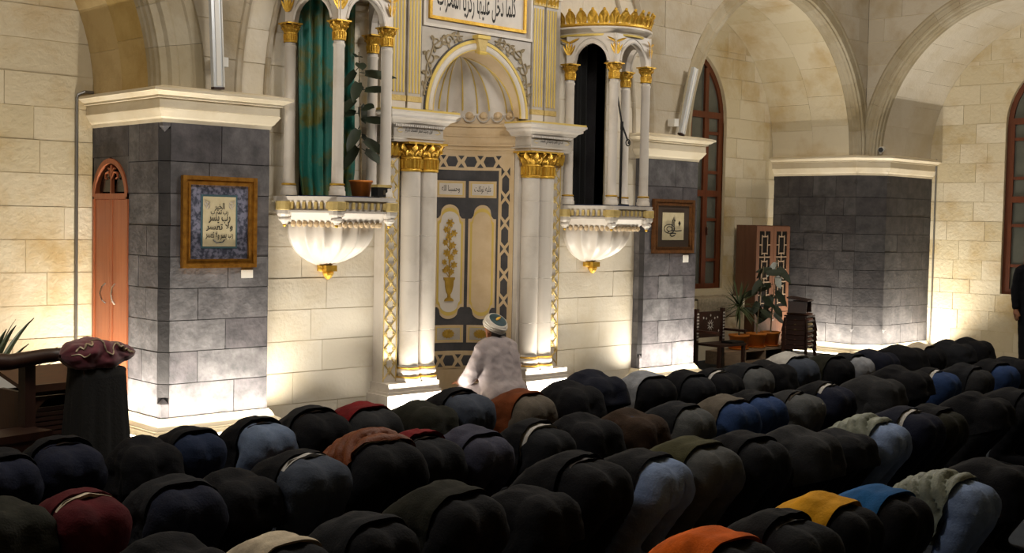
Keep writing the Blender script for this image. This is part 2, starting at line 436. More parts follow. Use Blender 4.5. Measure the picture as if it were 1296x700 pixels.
# ---- piers
PC = [.174, .475, .745, 1.01, 1.28, 1.55, 1.81, 2.08, 2.35, 2.68]
def pier(name, label, path, faces, m, notch=None):
    """faces: (axis, plane, lo, hi[, courses]) ; path: plan of cornice and plinth"""
    o = bpy.data.objects.new(name, bpy.data.meshes.new(name)); COL.objects.link(o)
    mb = MB()
    for fc in faces:
        ashlar(o, fc[0], fc[1], fc[4] if len(fc) > 4 else PC, fc[2], fc[3], fc[5] if len(fc) > 5 else .5, m, t=.06, gap=.007, back=mb)
    o.data = mb.mesh(name, M['mortar_dk'])
    c = mould(path, CORN).build('cornice', M['cornice'], o)
    mould(path, PLIN).build('plinth', M['cornice'], o)
    return tag(o, label, 'pier', kind='structure')
CH = .07
DY0, DY1, DZT = 10.04, 10.72, 2.40
p1 = pier('wall_pier_left', 'dark basalt pier carrying the gilt framed calligraphy, cupboard in its side',
     [(4.95, YL), (4.95, YF), (5.98, YF), (5.98, YW)],
     [('X', 4.95, YF+CH, DY0, PC, .45), ('X', 4.95, DY0, YL, [2.40, 2.68], .5), ('Y', YF, 4.95+CH, 5.98, PC, .55)], M['basalt'])
p2 = pier('wall_pier_middle', 'dark basalt pier with small framed calligraphy right of the prayer niche',
     [(11.08, YW), (11.08, YF), (12.1, YF), (12.1, YA)],
     [('X', 11.08, YF+.04, YW), ('Y', YF, 11.08+.04, 12.1, PC, .5)], M['basalt'])
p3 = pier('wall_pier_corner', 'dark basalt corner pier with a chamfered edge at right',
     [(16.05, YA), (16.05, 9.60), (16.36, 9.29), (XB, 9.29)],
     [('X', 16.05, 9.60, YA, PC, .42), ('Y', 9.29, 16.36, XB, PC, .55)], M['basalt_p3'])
# chamfered edges: one facet stone per course, square stops at foot and head
def facet(par, a, b, m, PCs):
    ax, ay = a; bx, by = b
    for i in range(len(PCs)-1):
        z0, z1 = PCs[i]+.003, PCs[i+1]-.003
        q = [(ax, ay), (bx, by), (bx, by+.06), (ax+.06, ay)]
        MB().add([(x, y, z0) for x, y in q]+[(x, y, z1) for x, y in q], [(0,1,2,3),(7,6,5,4),(0,4,5,1),(1,5,6,2),(2,6,7,3),(3,7,4,0)]).build('facet_stone', m, par)
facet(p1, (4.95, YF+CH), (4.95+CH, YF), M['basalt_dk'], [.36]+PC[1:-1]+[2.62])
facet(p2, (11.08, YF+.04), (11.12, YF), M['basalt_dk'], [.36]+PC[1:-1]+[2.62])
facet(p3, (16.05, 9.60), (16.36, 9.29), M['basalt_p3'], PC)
def stop(par, x, y, w, z0, z1, m, flip=False):
    # square corner stop with a curved nib where the chamfer begins
    zs = [z0, z1, z1+.05] if not flip else [z1, z0, z0-.05]
    mb = MB(); mb.add([(x, y+w, zs[0]), (x, y, zs[0]), (x+w, y, zs[0]), (x, y+w, zs[1]), (x, y, zs[1]), (x+w, y, zs[1]), (x+w*.5, y+w*.5, zs[2])],
           [(0,1,4,3),(1,2,5,4),(3,4,6),(4,5,6),(5,3,6),(0,3,5,2),(0,2,1)])
    mb.build('corner_stop', m, par)
stop(p1, 4.95, YF, CH, .174, .31, M['basalt']); stop(p1, 4.95, YF, CH, 2.64, 2.68, M['basalt'], True)
stop(p2, 11.08, YF, .04, .174, .31, M['basalt']); stop(p2, 11.08, YF, .04, 2.64, 2.68, M['basalt'], True)
for px_, py_ in ((16.03, 9.61), (16.35, 9.27)):
    for z0, zt in ((.42, .36), (2.56, 2.60)):
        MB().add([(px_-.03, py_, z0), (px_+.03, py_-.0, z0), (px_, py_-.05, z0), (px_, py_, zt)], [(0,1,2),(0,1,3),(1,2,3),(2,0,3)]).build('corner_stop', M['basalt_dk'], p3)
# little plain pier at the far left end of the left bay
pier('wall_pier_end', 'dark basalt pier at the far left end of the bay', [(.2, YF), (1.15, YF), (1.15, YL)], [('Y', YF, .2, 1.15)], M['basalt'])

# ---- LED bars lying at the foot of piers and mihrab
def led_bar(a, b, label):
    t = thing('led_bar', label, 'light bar', (0,0,0), group='LED bars on the floor')
    d = (Vector(b)-Vector(a)).normalized(); n = Vector((d.y, -d.x))*.028
    for nm, s, z0, z1, m in (('housing', 1.0, 0, .045, M['white_metal']), ('diffuser', .75, .0455, .06, M['led'])):
        q = [Vector(a)+n*s, Vector(b)+n*s, Vector(b)-n*s, Vector(a)-n*s]
        MB().add([(p.x, p.y, z0) for p in q]+[(p.x, p.y, z1) for p in q], [(0,1,2,3),(7,6,5,4),(0,4,5,1),(1,5,6,2),(2,6,7,3),(3,7,4,0)]).build(nm, m, t)
for a, b, l in (((4.74,10.6),(4.74,9.30),'LED light bar under the cupboard door of the left pier'),
        ((4.80,9.21),(6.12,9.21),'long LED light bar under the gilt framed calligraphy pier'),
        ((10.98,9.21),(12.24,9.21),'LED light bar at the foot of the pier right of the niche'),
        ((15.84,10.45),(15.84,9.55),'LED light bar on the left foot of the corner pier'),
        ((15.93,9.45),(16.22,9.16),'short LED light bar at the chamfer of the corner pier'),
        ((16.3,9.08),(17.6,9.08),'LED light bar on the right foot of the corner pier'),
        ((7.16,9.12),(7.88,9.12),'LED light bar before the left columns of the prayer niche'),
        ((9.02,9.12),(9.74,9.12),'LED light bar before the right columns of the prayer niche')):
    led_bar(a, b, l)

# ---- windows
def window(n, label, W, P, m=M['wood_win']):
    o = bpy.data.objects.new('window_%d' % n, bpy.data.meshes.new('window')); COL.objects.link(o)
    s = W.s; z0, zs = .97, W.z; fw = .075
    def bx(name, u0, u1, a, b, d0, d1, mm, par): return MB().prism([(u0,a),(u1,a),(u1,b),(u0,b)], P, d0, d1).build(name, mm, par)
    # reveal around the opening
    mb = MB()
    for side in (-1, 1):
        mb.prism([(side*s, z0-.05), (side*(s+.1), z0-.05), (side*(s+.1), zs), (side*s, zs)], P, .05, .25)
        rows = []
        for i in range(13):
            rows.append([P(*W.pt(i/12, side, off), d) for off, d in ((0,.05),(0,.25),(.1,.25),(.1,.05))])
        mb.grid(rows, True)
    mb.prism([(-s, z0-.09), (s, z0-.09), (s, z0), (-s, z0)], P, .0, .25)
    o.data = mb.mesh('window', M['lime'])
    f = bx('window_frame', -s, -s+fw, z0, zs, .06, .14, m, o); bx('window_frame', s-fw, s, z0, zs, .06, .14, m, o)
    bx('window_frame', -s+fw, s-fw, z0, z0+fw, .06, .14, m, o)
    for side in (-1, 1):
        mb = MB(); rows = []
        for i in range(13): rows.append([P(*W.pt(i/12, side, off), d) for off, d in ((0,.06),(0,.14),(-fw,.14),(-fw,.06))])
        mb.grid(rows, True); mb.build('arched_frame', m, o)
    mu = .36
    for u in (-mu, mu):
        top = W.z + sqrt(max(0, (W.R-fw)**2-(abs(u)+W.c)**2))
        bx('mullion', u-.04, u+.04, z0+fw, top, .055, .13, m, o)
    for z in (3.50, 2.36): bx('transom', -s+fw, s-fw, z-.045, z+.045, .05, .135, m, o)
    for side in (-1, 1):
        for z in (3.24, 2.67, 1.98, 1.39): bx('glazing_bar', side*(mu+.04), side*(s-fw), z-.022, z+.022, .065, .125, m, o)
        for u in (mu+.04, s-fw-.03): bx('casement_stile', side*u, side*(u+.03), z0+fw, 3.455, .06, .128, m, o)
    bx('casement_stile', -.03, .03, z0+fw, 3.455, .06, .128, m, o)
    # panes
    cols = ((-s+fw, -mu-.04), (-mu+.04, -.03), (.03, mu-.04), (mu+.04, s-fw))
    for k, (a, b) in enumerate(cols):
        lv = (z0+fw, 1.368, 1.412, 1.958, 2.002, 2.315, 2.405, 2.648, 2.692, 3.218, 3.262, 3.455) if k in (0, 3) else (z0+fw, 2.315, 2.405, 3.455)
        for j in range(0, len(lv), 2): bx('pane', a, b, lv[j], lv[j+1], .09, .096, M['pane'], o)
    for a, b in ((-s+fw+.005, -mu-.04), (-mu+.04, mu-.04), (mu+.04, s-fw-.005)):
        poly = [(a, 3.545), (b, 3.545)]
        for i in range(9):
            u = b+(a-b)*i/8; z = W.z + sqrt(max(.0, (W.R-fw)**2-(abs(u)+W.c)**2)); poly.append((u, max(z, 3.55)))
        MB().prism(poly, P, .09, .096).build('pane', M['pane'], o)
    for s_ in (-1, 1): bx('window_handle', s_*(mu+.052), s_*(mu+.07), 1.75, 1.87, .03, .06, M['chrome'], o)
    return tag(o, label, 'window', kind='structure')
window(1, 'tall arched window in brown wood beside the tall cabinet', AWIN, PY(14.03, YA))
window(2, 'tall arched window in brown wood cut by the right edge', BWIN, PX(7.42, XB))

# ---- cupboard door in the side of the left pier (X = 4.95, looking to -X)
def PD(u, z, d): return (4.95+d, u, z)
dr = bpy.data.objects.new('door_1', bpy.data.meshes.new('door')); COL.objects.link(dr)
yc = (DY0+DY1)/2; hw = (DY1-DY0)/2
DA = Arch(yc, hw, .0, 2.05)
mb = MB()
for side in (-1, 1):
    rows = []
    for i in range(11): rows.append([PD(yc+DA.pt(i/10, side, off)[0], DA.pt(i/10, side, off)[1], d) for off, d in ((0,-.015),(0,.06),(-.045,.06),(-.045,-.015))])
    mb.grid(rows, True)
    mb.prism([(yc+side*hw, .19), (yc+side*(hw-.03), .19), (yc+side*(hw-.03), 2.08), (yc+side*hw, 2.08)], PD, -.012, .06)
mb.prism([(DY0, 2.03), (DY1, 2.03), (DY1, 2.08), (DY0, 2.08)], PD, -.012, .06)
dr.data = mb.mesh('door', M['wood_door'])
for side in (-1, 1):
    lf = MB().prism([(yc+side*.003, .2), (yc+side*(hw-.033), .2), (yc+side*(hw-.033), 2.027), (yc+side*.003, 2.027)], PD, .0, .05).build('door_leaf', M['wood_door'], dr)
    MB().prism([(yc+side*.003, .2), (yc+side*.045, .2), (yc+side*.045, 2.027), (yc+side*.003, 2.027)], PD, -.006, .01).build('stile', M['wood_door'], lf)
    y = yc+side*.09
    MB().tube([(4.95, y, 1.10), (4.92, y+side*.01, 1.13), (4.905, y+side*.02, 1.19), (4.92, y+side*.01, 1.25), (4.95, y, 1.28)], .008, 6).build('door_handle', M['chrome'], lf)
    poly = [(yc+side*.025, 2.095)] + [(yc+side*max(.025, DA.half(z, -.05)), z) for z in (2.095, 2.15, 2.21, 2.27, 2.32)]
    if side < 0: poly = poly[::-1]
    MB().prism(poly, PD, .03, .04).build('fanlight_pane', M['pane_dk'], dr)
mb = MB().prism([(yc-.012, 2.08), (yc+.012, 2.08), (yc+.012, 2.33), (yc-.012, 2.33)], PD, .0, .03)
for side in (-1, 1):
    mb.tube([PD(yc, 2.20, .01), PD(yc+side*.05, 2.27, .01), PD(yc+side*.11, 2.26, .01), PD(yc+side*.12, 2.22, .01), PD(yc+side*.09, 2.21, .01)], .012, 6)
    mb.tube([PD(yc, 2.25, .01), PD(yc+side*.04, 2.30, .01), PD(yc+side*.07, 2.30, .01)], .010, 6)
mb.build('fretwork', M['wood_door'], dr)
tag(dr, 'narrow arched cherry wood cupboard with two leaves and steel handles', 'cupboard', kind='structure')
# basalt beside the arched head of the cupboard
for side in (-1, 1):
    zs_ = [2.08+.04*i for i in range(9)]
    poly = [(yc+side*hw, z) for z in (2.08, 2.40)] + [(yc+side*min(hw, DA.half(z)), z) for z in [2.40, 2.36, 2.32, 2.28, 2.24, 2.20, 2.14, 2.08]]
    MB().prism(poly, PD, .0, .06).build('stone_block', M['basalt'], p1)

# ================================================================== lettering
AF = {'ء':(0xFE80,1),'ا':(0xFE8D,2),'ب':(0xFE8F,4),'ة':(0xFE93,2),'ت':(0xFE95,4),'ث':(0xFE99,4),'ج':(0xFE9D,4),'ح':(0xFEA1,4),'خ':(0xFEA5,4),'د':(0xFEA9,2),'ذ':(0xFEAB,2),'ر':(0xFEAD,2),'ز':(0xFEAF,2),'س':(0xFEB1,4),'ش':(0xFEB5,4),'ص':(0xFEB9,4),'ض':(0xFEBD,4),'ط':(0xFEC1,4),'ع':(0xFEC9,4),'غ':(0xFECD,4),'ف':(0xFED1,4),'ق':(0xFED5,4),'ك':(0xFED9,4),'ل':(0xFEDD,4),'م':(0xFEE1,4),'ن':(0xFEE5,4),'ه':(0xFEE9,4),'و':(0xFEED,2),'ى':(0xFEEF,2),'ي':(0xFEF1,4)}
def shape_ar(t):
    out = []; t = t.replace('لا', '\u0001')
    for i, c in enumerate(t):
        if c == ' ': out.append(c); continue
        pv = t[i-1] if i else ' '; nx = t[i+1] if i+1 < len(t) else ' '
        jp = pv in AF and AF[pv][1] == 4
        if c == '\u0001': out.append(chr(0xFEFC if jp else 0xFEFB)); continue
        b, n = AF[c]; jn = n == 4 and nx != ' '
        out.append(chr(b + (3 if jp and jn else 2 if jn else 1 if jp else 0)))
    return ''.join(reversed(out))
def letters(text, w, h, fn, name, m, parent, bold=.012):
    """Arabic lettering as a mesh: glyph outlines fitted to w x h and placed by fn(u, v)"""
    cu = bpy.data.curves.new('lettering', 'FONT'); cu.body = shape_ar(text); cu.offset = bold; cu.resolution_u = 3
    o = bpy.data.objects.new('lettering', cu); COL.objects.link(o)
    dg = bpy.context.evaluated_depsgraph_get(); me = bpy.data.meshes.new_from_object(o.evaluated_get(dg))
    bpy.data.objects.remove(o); bpy.data.curves.remove(cu)
    xs = [v.co.x for v in me.vertices]; ys = [v.co.y for v in me.vertices]
    x0, x1, y0, y1 = min(xs), max(xs), min(ys), max(ys)
    for v in me.vertices:
        v.co = fn((v.co.x-x0)/(x1-x0)*w-w/2, (v.co.y-y0)/(y1-y0)*h-h/2)
    me.materials.clear(); me.materials.append(m); me.name = name
    q = bpy.data.objects.new(name, me); COL.objects.link(q)
    if parent: q.parent = parent
    return q

# ================================================================== capitals and columns
def capital_mesh(r, h, m):
    """gilded leaf capital: ribbed neck, two rings of curling leaves, abacus"""
    a = MB()
    a.lathe([(r*1.06,0),(r*1.12,h*.04),(r*1.06,h*.09),(r*.98,h*.1),(r*1.0,h*.42),(r*1.08,h*.44),(r*1.08,h*.47),(r*1.0,h*.5),(r*1.12,h*.75),(r*1.35,h*.88)], 20)
    for k in range(16):
        t = 2*pi*k/16; c, s = cos(t), sin(t)
        a.tube([(r*1.02*c, r*1.02*s, h*.1), (r*1.07*c, r*1.07*s, h*.42)], r*.11, 5)
    for k in range(8):
        t = 2*pi*k/8; c, s = cos(t), sin(t)
        a.petal((r*1.0*c, r*1.0*s, h*.46), (r*1.30*c, r*1.30*s, h*.80), (-s, c, 0), (c, s, -.5), r*.78, .32)
        a.sphere((r*1.36*c, r*1.36*s, h*.68), r*.16, 6, 4)
    for k in range(8):
        t = 2*pi*(k+.5)/8; c, s = cos(t), sin(t)
        a.petal((r*1.0*c, r*1.0*s, h*.5), (r*1.45*c, r*1.45*s, h*.97), (-s, c, 0), (c, s, -.6), r*.7, .26)
        a.sphere((r*1.5*c, r*1.5*s, h*.9), r*.15, 6, 4)
    e = r*1.42
    a.box(-e, e, -e, e, h*.93, h)
    me = a.mesh('capital', m); smooth_by(me, 50); return me
def lathe_mesh(name, prof, m, n=24):
    me = MB().lathe(prof, n).mesh(name, m); smooth_by(me, 35); return me

# ================================================================== mihrab (local origin: niche axis at the floor, Y = 9.5)
mh = thing('mihrab', 'marble prayer niche with gilded columns, fluted half dome and inlaid panels', 'prayer niche', (XM, 9.5, 0))
f0 = -.10                                       # face of the side strips (Y 9.40)
RN = .60                                        # niche radius
CAPM = capital_mesh(.098, .28, M['gold']); 
CBASE = lathe_mesh('column_base', [(.122,0),(.127,.015),(.127,.03),(.118,.045),(.104,.05),(.102,.065),(.114,.085),(.117,.105),(.108,.13),(.101,.135),(.105,.15),(.100,.16)], M['marble'])
CRING = lathe_mesh('base_ring', [(.1,.128),(.112,.132),(.113,.142),(.1,.146)], M['gold'])
CFOOT = lathe_mesh('base_ring', [(.11,.040),(.122,.043),(.122,.054),(.10,.058)], M['gold'])
for sd in (-1, 1):
    # stepped base
    def sb(u0, u1, y0, y1, z0, z1): a, b = sorted((sd*u0, sd*u1)); return MB().box(a, b, y0, y1, z0, z1)
    sb(.57, 1.27, -.28, .06, 0, .215).build('base_step', M['marble'], mh)
    sb(.585, 1.245, -.255, .06, .2155, .24).build('base_step', M['marble'], mh)
    sb(.60, 1.225, -.235, .06, .2405, .32).build('base_step', M['marble'], mh)
    # body behind the columns
    sb(.605, 1.20, -.06, .06, .3205, 2.64).build('pier_core', M['marble'], mh)
    # patterned side strip with raised diamonds
    st = sb(1.035, 1.20, f0, -.061, .3205, 2.60).build('side_strip', M['marble'], mh)
    for e0, e1 in ((1.035, 1.045), (1.19, 1.20)):
        sb(e0, e1, f0-.008, f0-.0005, .33, 2.53).build('strip_edge', M['gold_dull'], st)
    cx = sd*1.1175; nd = 15; hh = (2.50-.36)/nd; w2 = .068
    lat = MB()
    for k in range(nd):
        z0 = .36+hh*k; z1 = z0+hh
        for s1 in (-1, 1):
            lat.tube([(cx-s1*w2, f0-.002, z0), (cx+s1*w2, f0-.002, z1)], .0075, 5)
    lat.build('lattice', M['gold_dull'], st)
    if sd < 0:
        dm = MB(); q = .046; dm.add([(0,0,-q*1.05),(q*.62,0,0),(0,0,q*1.05),(-q*.62,0,0),(0,-.016,0)], [(0,1,4),(1,2,4),(2,3,4),(3,0,4)])
        DIA = dm.mesh('diamond', M['gold_dull'])
    for k in range(nd):
        inst('diamond', DIA, st, (cx, f0-.001, .36+hh*(k+.5)))
        if k: 
            for s1 in (-1, 1): inst('diamond', DIA, st, (cx+s1*.042, f0-.001, .36+hh*k), scale=(.45,.7,.45))
    sb(1.03, 1.205, f0-.035, -.061, 2.52, 2.64).build('strip_cap', M['gold'], st)
    for k in range(3):
        MB().petal((cx+(k-1)*.055, f0-.036, 2.51), (cx+(k-1)*.06, f0-.06, 2.63), (1,0,0), (0,-1,0), .06, .15).build('leaf', M['gold'], st)
    # paired columns
    for xx in (.92, .712):
        col = bpy.data.objects.new('column', CBASE); COL.objects.link(col); col.parent = mh; col.location = (sd*xx, -.14, .3205)
        inst('base_ring', CRING, col); inst('base_ring', CFOOT, col)
        cuts = [.16, .50, .98, 1.42, 1.80, 2.045]
        for a, b in zip(cuts[:-1], cuts[1:]):
            me = MB().lathe([(.0,a+.001),(.094,a+.001),(.0965,a+.004),(.0965,b-.003),(.094,b),(0,b)], 24).mesh('shaft_drum', M['marble']); smooth_by(me, 35)
            inst('shaft_drum', me, col)
        inst('capital', CAPM, col, (0,0,2.045))
    # entablature: architrave, lettered frieze, cornice
    x0, x1 = .605, 1.215
    a, b = sorted((sd*x0, sd*x1))
    path = [(a, .05), (a, -.24), (b, -.24), (b, .05)]
    mould(path, [(-.1,2.645),(.0,2.645),(.0,2.665),(.012,2.675),(.012,2.69),(0,2.695),(0,2.80),(-.1,2.80)]).build('architrave', M['marble_g'], mh)
    cn = mould(path, [(-.1,2.80),(.01,2.80),(.02,2.815),(.03,2.82),(.05,2.845),(.08,2.86),(.09,2.865),(.09,2.885),(.11,2.905),(.12,2.91),(.12,2.93),(-.1,2.93)]).build('cornice', M['marble'], mh)
    mould(path, [(-.1,2.931),(.115,2.931),(.115,2.95),(-.1,2.95)]).build('gilt_edge', M['gold_line'], cn)
    tth = MB()
    n = 24
    for k in range(n):
        u = a+(b-a)*(k+.5)/n; tth.box(u-.009, u+.009, -.265, -.2405, 2.785, 2.805)
    tth.build('dentils', M['marble'], cn)
    MB().box(a+.006, b-.006, -.232, .04, 2.66, 2.92).build('entablature_core', M['marble_g'], mh)
    letters('فول وجهك شطر المسجد الحرام' if sd < 0 else 'قد نرى تقلب وجهك في السماء', .34, .062, lambda u, v, c=(a+b)/2: (c+u, -.2412, 2.75+v), 'lettering', M['ink'], mh)
    for s1 in (-1, 1):
        MB().petal(((a+b)/2+s1*.20, -.2415, 2.75), ((a+b)/2+s1*.27, -.2415, 2.75), (0,0,1), (0,-1,0), .05, .05).build('leaf', M['gold_dull'], mh)
M['gold_vase'] = mat('gilt_relief', '#bd9a3f', .45, metal=.3, col2='#a5832f', ns=14)
# niche: U plan mapped by arc angle (degrees, 0 at the back, + to the right)
def NC(t, z, d=0.):
    a = radians(t); r = RN-d
    return (r*sin(a), r*cos(a), z)
def curved(t0, t1, zb, zt, d, m, name, par=None, n=8, back=.0):
    """panel on the niche wall between angles, bottom zb(s) and top zt(s) (s -1..1), proud by d"""
    rows = []
    for i in range(n+1):
        s = -1+2*i/n; t = t0+(t1-t0)*i/n
        a = zb(s) if callable(zb) else zb; b = zt(s) if callable(zt) else zt
        rows.append([NC(t, a, back), NC(t, a, d), NC(t, b, d), NC(t, b, back)])
    mb = MB().grid(rows, True); mb.f.append((0,1,2,3)); k = n*4; mb.f.append((k+3,k+2,k+1,k))
    return mb.build(name, m, par or mh)
curved(-90, 90, 0, .30, .0, M['marble_y'], 'niche_dado', n=36, back=-.05)
curved(-90, 90, .3005, 2.62, .0, M['slate'], 'niche_wall', n=36, back=-.05)
bd = curved(-90, 90, 2.6205, 2.94, .0, M['marble_y'], 'niche_band', n=36, back=-.05)
for z0, z1, d in ((2.655,2.675,.008), (2.70,2.712,.014), (2.80,2.812,.008), (2.905,2.93,.016)):
    curved(-90, 90, z0, z1, d, M['marble_y'], 'moulding', bd, n=36)
# frames of cream stone and dark inlay
TB0, TB1 = 2.44, 2.62
tb = curved(-90, 90, TB0, TB1, .006, M['marble_y'], 'frame_band', n=36)
bb = curved(-90, 90, .30, .49, .006, M['marble_y'], 'frame_band', n=36)
sbn = [curved(s*70.5 if s > 0 else -90, 90 if s > 0 else -70.5, .4905, 2.4395, .006, M['marble_y'], 'frame_band', n=6) for s in (-1, 1)]
def tile(pts, par):
    MB().prism(pts, lambda u, w, d: NC(u, w, d), .0055, .0085).build('inlay_tile', M['slate'], par)
def hexrow(par, z0, z1, n):
    w = 140/n; zc = (z0+z1)/2; h = (z1-z0)/2
    for k in range(n):
        c = -70+w*(k+.5)
        tile([(c-w*.33, zc), (c-w*.2, zc-h*.8), (c+w*.2, zc-h*.8), (c+w*.33, zc), (c+w*.2, zc+h*.8), (c-w*.2, zc+h*.8)], par)
    for k in range(n+1):
        c = -70+w*k
        for s in (-1, 1): tile([(c-w*.17, zc+s*h*.95), (c+w*.17, zc+s*h*.95), (c, zc+s*h*.28)], par)
hexrow(tb, 2.465, 2.60, 7); hexrow(bb, .315, .455, 7)
for i, s in enumerate((-1, 1)):
    c = s*79; n = 7; zz0 = .50; hh = (2.43-zz0)/n
    for k in range(n):
        z = zz0+hh*(k+.5)
        tile([(c-4.4, z-hh*.22), (c, z-hh*.38), (c+4.4, z-hh*.22), (c+4.4, z+hh*.22), (c, z+hh*.38), (c-4.4, z+hh*.22)], sbn[i])
    for k in range(n+1):
        z = zz0+hh*k
        for q in (-1, 1): tile([(c+q*5.6, z-hh*.17), (c+q*5.6, z+hh*.17), (c+q*1.6, z)], sbn[i])
# four tall panels with ogee heads, small lettered panels over, rosette panels under
def ogee(s, lo, hi):
    x = abs(s)
    if x > .80: return lo
    if x > .62: return lo + (hi-lo)*.25*(.80-x)/.18
    return lo + (hi-lo)*(.25+.75*sqrt(max(0, 1-(x/.66)**2)))
PN = [(-68, -38.5), (-35, -2), (2, 35), (38.5, 68)]
for k, (t0, t1) in enumerate(PN):
    pn = curved(t0, t1, lambda s: -ogee(s, -.965, -.835), lambda s: ogee(s, 1.92, 2.07), .010, M['marble_y'], 'tall_panel', n=28)
    e = 2.0; w = (t1-t0)/2; kk = (w-e)/w
    g = curved(t0+e, t1-e, lambda s: .035-ogee(s*kk, -.965, -.835), lambda s: -.035+ogee(s*kk, 1.92, 2.07), .0125, M['gold_line'], 'gilt_border', pn, n=28)
    e = 4.2; k2 = (w-e)/w
    curved(t0+e, t1-e, lambda s: .075-ogee(s*k2, -.965, -.835), lambda s: -.075+ogee(s*k2, 1.92, 2.07), .015, M['marble'] if k in (0, 2) else M['marble_y'], 'panel_field', pn, n=28)
    c = (t0+t1)/2
    sp = curved(t0, t1, 2.145, 2.325, .010, M['marble_y'], 'lettered_panel', n=8)
    curved(t0+2.2, t1-2.2, 2.165, 2.305, .0115, M['gold_line'], 'gilt_border', sp, n=8)
    curved(t0+3.2, t1-3.2, 2.172, 2.298, .013, M['marble'], 'panel_field', sp, n=8)
    tx = ['كلما دخل', 'حسبي الله', 'وحسبنا الله', 'عليه توكلت'][k]
    letters(tx, (t1-t0)*.62, .085, lambda u, v, c=c: NC(c+u, 2.235+v, .0145), 'lettering', M['ink'], sp, .0)
    rp = curved(t0, t1, .58, .77, .010, M['marble_y'], 'rosette_panel', n=8)
    curved(t0+2.2, t1-2.2, .60, .75, .0115, M['gold_line'], 'gilt_border', rp, n=8)
    curved(t0+3.2, t1-3.2, .608, .742, .013, M['marble_g'], 'panel_field', rp, n=8)
    for q in range(14):
        a0 = 2*pi*q/14
        rr = 7.5; p = [(c, .675)]
        for da, r_ in ((-.2, .8), (0, 1.0), (.2, .8)): p.append((c+rr*r_*cos(a0+da), .675+.052*r_*sin(a0+da)))
        MB().prism(p, lambda u, w_, d: NC(u, w_, d), .0125, .019).build('rosette_petal', M['gold_vase'], rp)
    # gilded vase with a flowering stem
    vs = []
    prof = [(0,1.03),(5.2,1.03),(4.6,1.05),(1.6,1.07),(1.4,1.10),(3.2,1.13),(4.6,1.19),(5.0,1.25),(6.4,1.265),(6.4,1.285),(0,1.285)]
    poly = [(c+u, z) for u, z in prof] + [(c-u, z) for u, z in prof[::-1][1:-1]]
    vm = M['gold_dull'] if k in (0, 2) else M['marble_y']
    if k in (0, 2):
        MB().prism(poly, lambda u, w_, d: NC(u, w_, d), .0145, .03).build('gilded_vase', M['gold_vase'], pn)
        mb = MB(); mb.tube([NC(c+.4*sin(j*1.3), 1.28+.055*j, .02) for j in range(11)], .006, 6)
        for j, (du, z, rr) in enumerate(((0,1.87,.05),(-4,1.80,.042),(4.5,1.76,.042),(-1,1.72,.045),(-5,1.66,.04),(3,1.63,.045),(6,1.56,.036),(-3.5,1.55,.046),(1.5,1.50,.042),(-6,1.45,.036),(5,1.42,.042),(-2,1.38,.042),(2.5,1.345,.036),(-5.5,1.36,.034))):
            mb.tube([NC(c, z-.07, .018), NC(c+du*.6, z-.03, .02), NC(c+du, z, .02)], .004, 5)
            nn = Vector(NC(c+du, z, .1))-Vector(NC(c+du, z, 0)); p0 = Vector(NC(c+du, z, .02)); tx = nn.cross(Vector((0,0,1))).normalized()
            for q in range(6):
                a_ = 2*pi*q/6+j; dv = tx*cos(a_)+Vector((0,0,1))*sin(a_); mb.petal(p0, p0+dv*rr, dv.cross(nn), nn, rr*.6, .12, 4)
        mb.build('flowering_stem', M['gold_vase'], pn)
# half dome: fluted shell gathered to a point, plain ruled vault in front
AI = Arch(0, .60, .06, 3.0); AO = Arch(0, .69, .06, 2.985)
T = Vector((0, .23, 3.60)); nt = 60; ns = 14; NG = 12
def shell(t, s, fl):
    B = Vector(NC(t, 3.0)); e = pi/2*s
    p = Vector((B.x*cos(e), T.y+(B.y-T.y)*cos(e), 3.0+(T.z-3.0)*sin(e)))
    if fl:
        g = abs(sin(radians(t+90)*NG/2)); w = .085*sin(min(1, (1-s)*1.25)*pi/2)*(1 if s > .03 else .3)
        c = Vector((0, T.y*.5, 3.2)); p = p + (p-c).normalized()*w*(g-.5)
    return p
mb = MB(); rows = [[shell(-90+180*j/(nt*2), i/ns, True) for j in range(nt*2+1)] for i in range(ns+1)]
mb.grid(rows); sh = mb.build('fluted_shell', M['marble'], mh, True)
for k in range(NG+1):
    t = -90+180*k/NG
    MB().tube([shell(t, i/ns, True)+Vector((0,-.004,-.002)) for i in range(1, ns)], [.007*(1-i/ns)+.003 for i in range(1, ns)], 5).build('gilt_rib', M['gold_line'], sh)
for k in range(NG):
    t = -90+180*(k+.5)/NG
    pts = []
    for j in range(9):
        a = pi*j/8; pts.append(Vector(NC(t-6.6*cos(a), 3.03-.07*sin(a), .004+.012*sin(a))))
    MB().tube(pts, .009, 6).build('scallop', M['marble_g'], sh)
    MB().sphere(NC(t, 3.03, -.012), .05, 10, 6, (1,1,.8)).build('scallop_cup', M['marble_y'], sh)
curved(-90, 90, 2.941, 3.03, .0, M['marble_y'], 'shell_springing', n=36, back=-.05)
mb = MB()
for sd in (-1, 1):
    rows = []
    for i in range(ns+1):
        s = i/ns; u, z = AI.pt(s, sd); q = shell(sd*90, s, True)
        rows.append([Vector((u, -.07, z)).lerp(q, k/6) for k in range(7)])
    mb.grid(rows)
mb.build('plain_vault', M['marble_y'], mh, True)
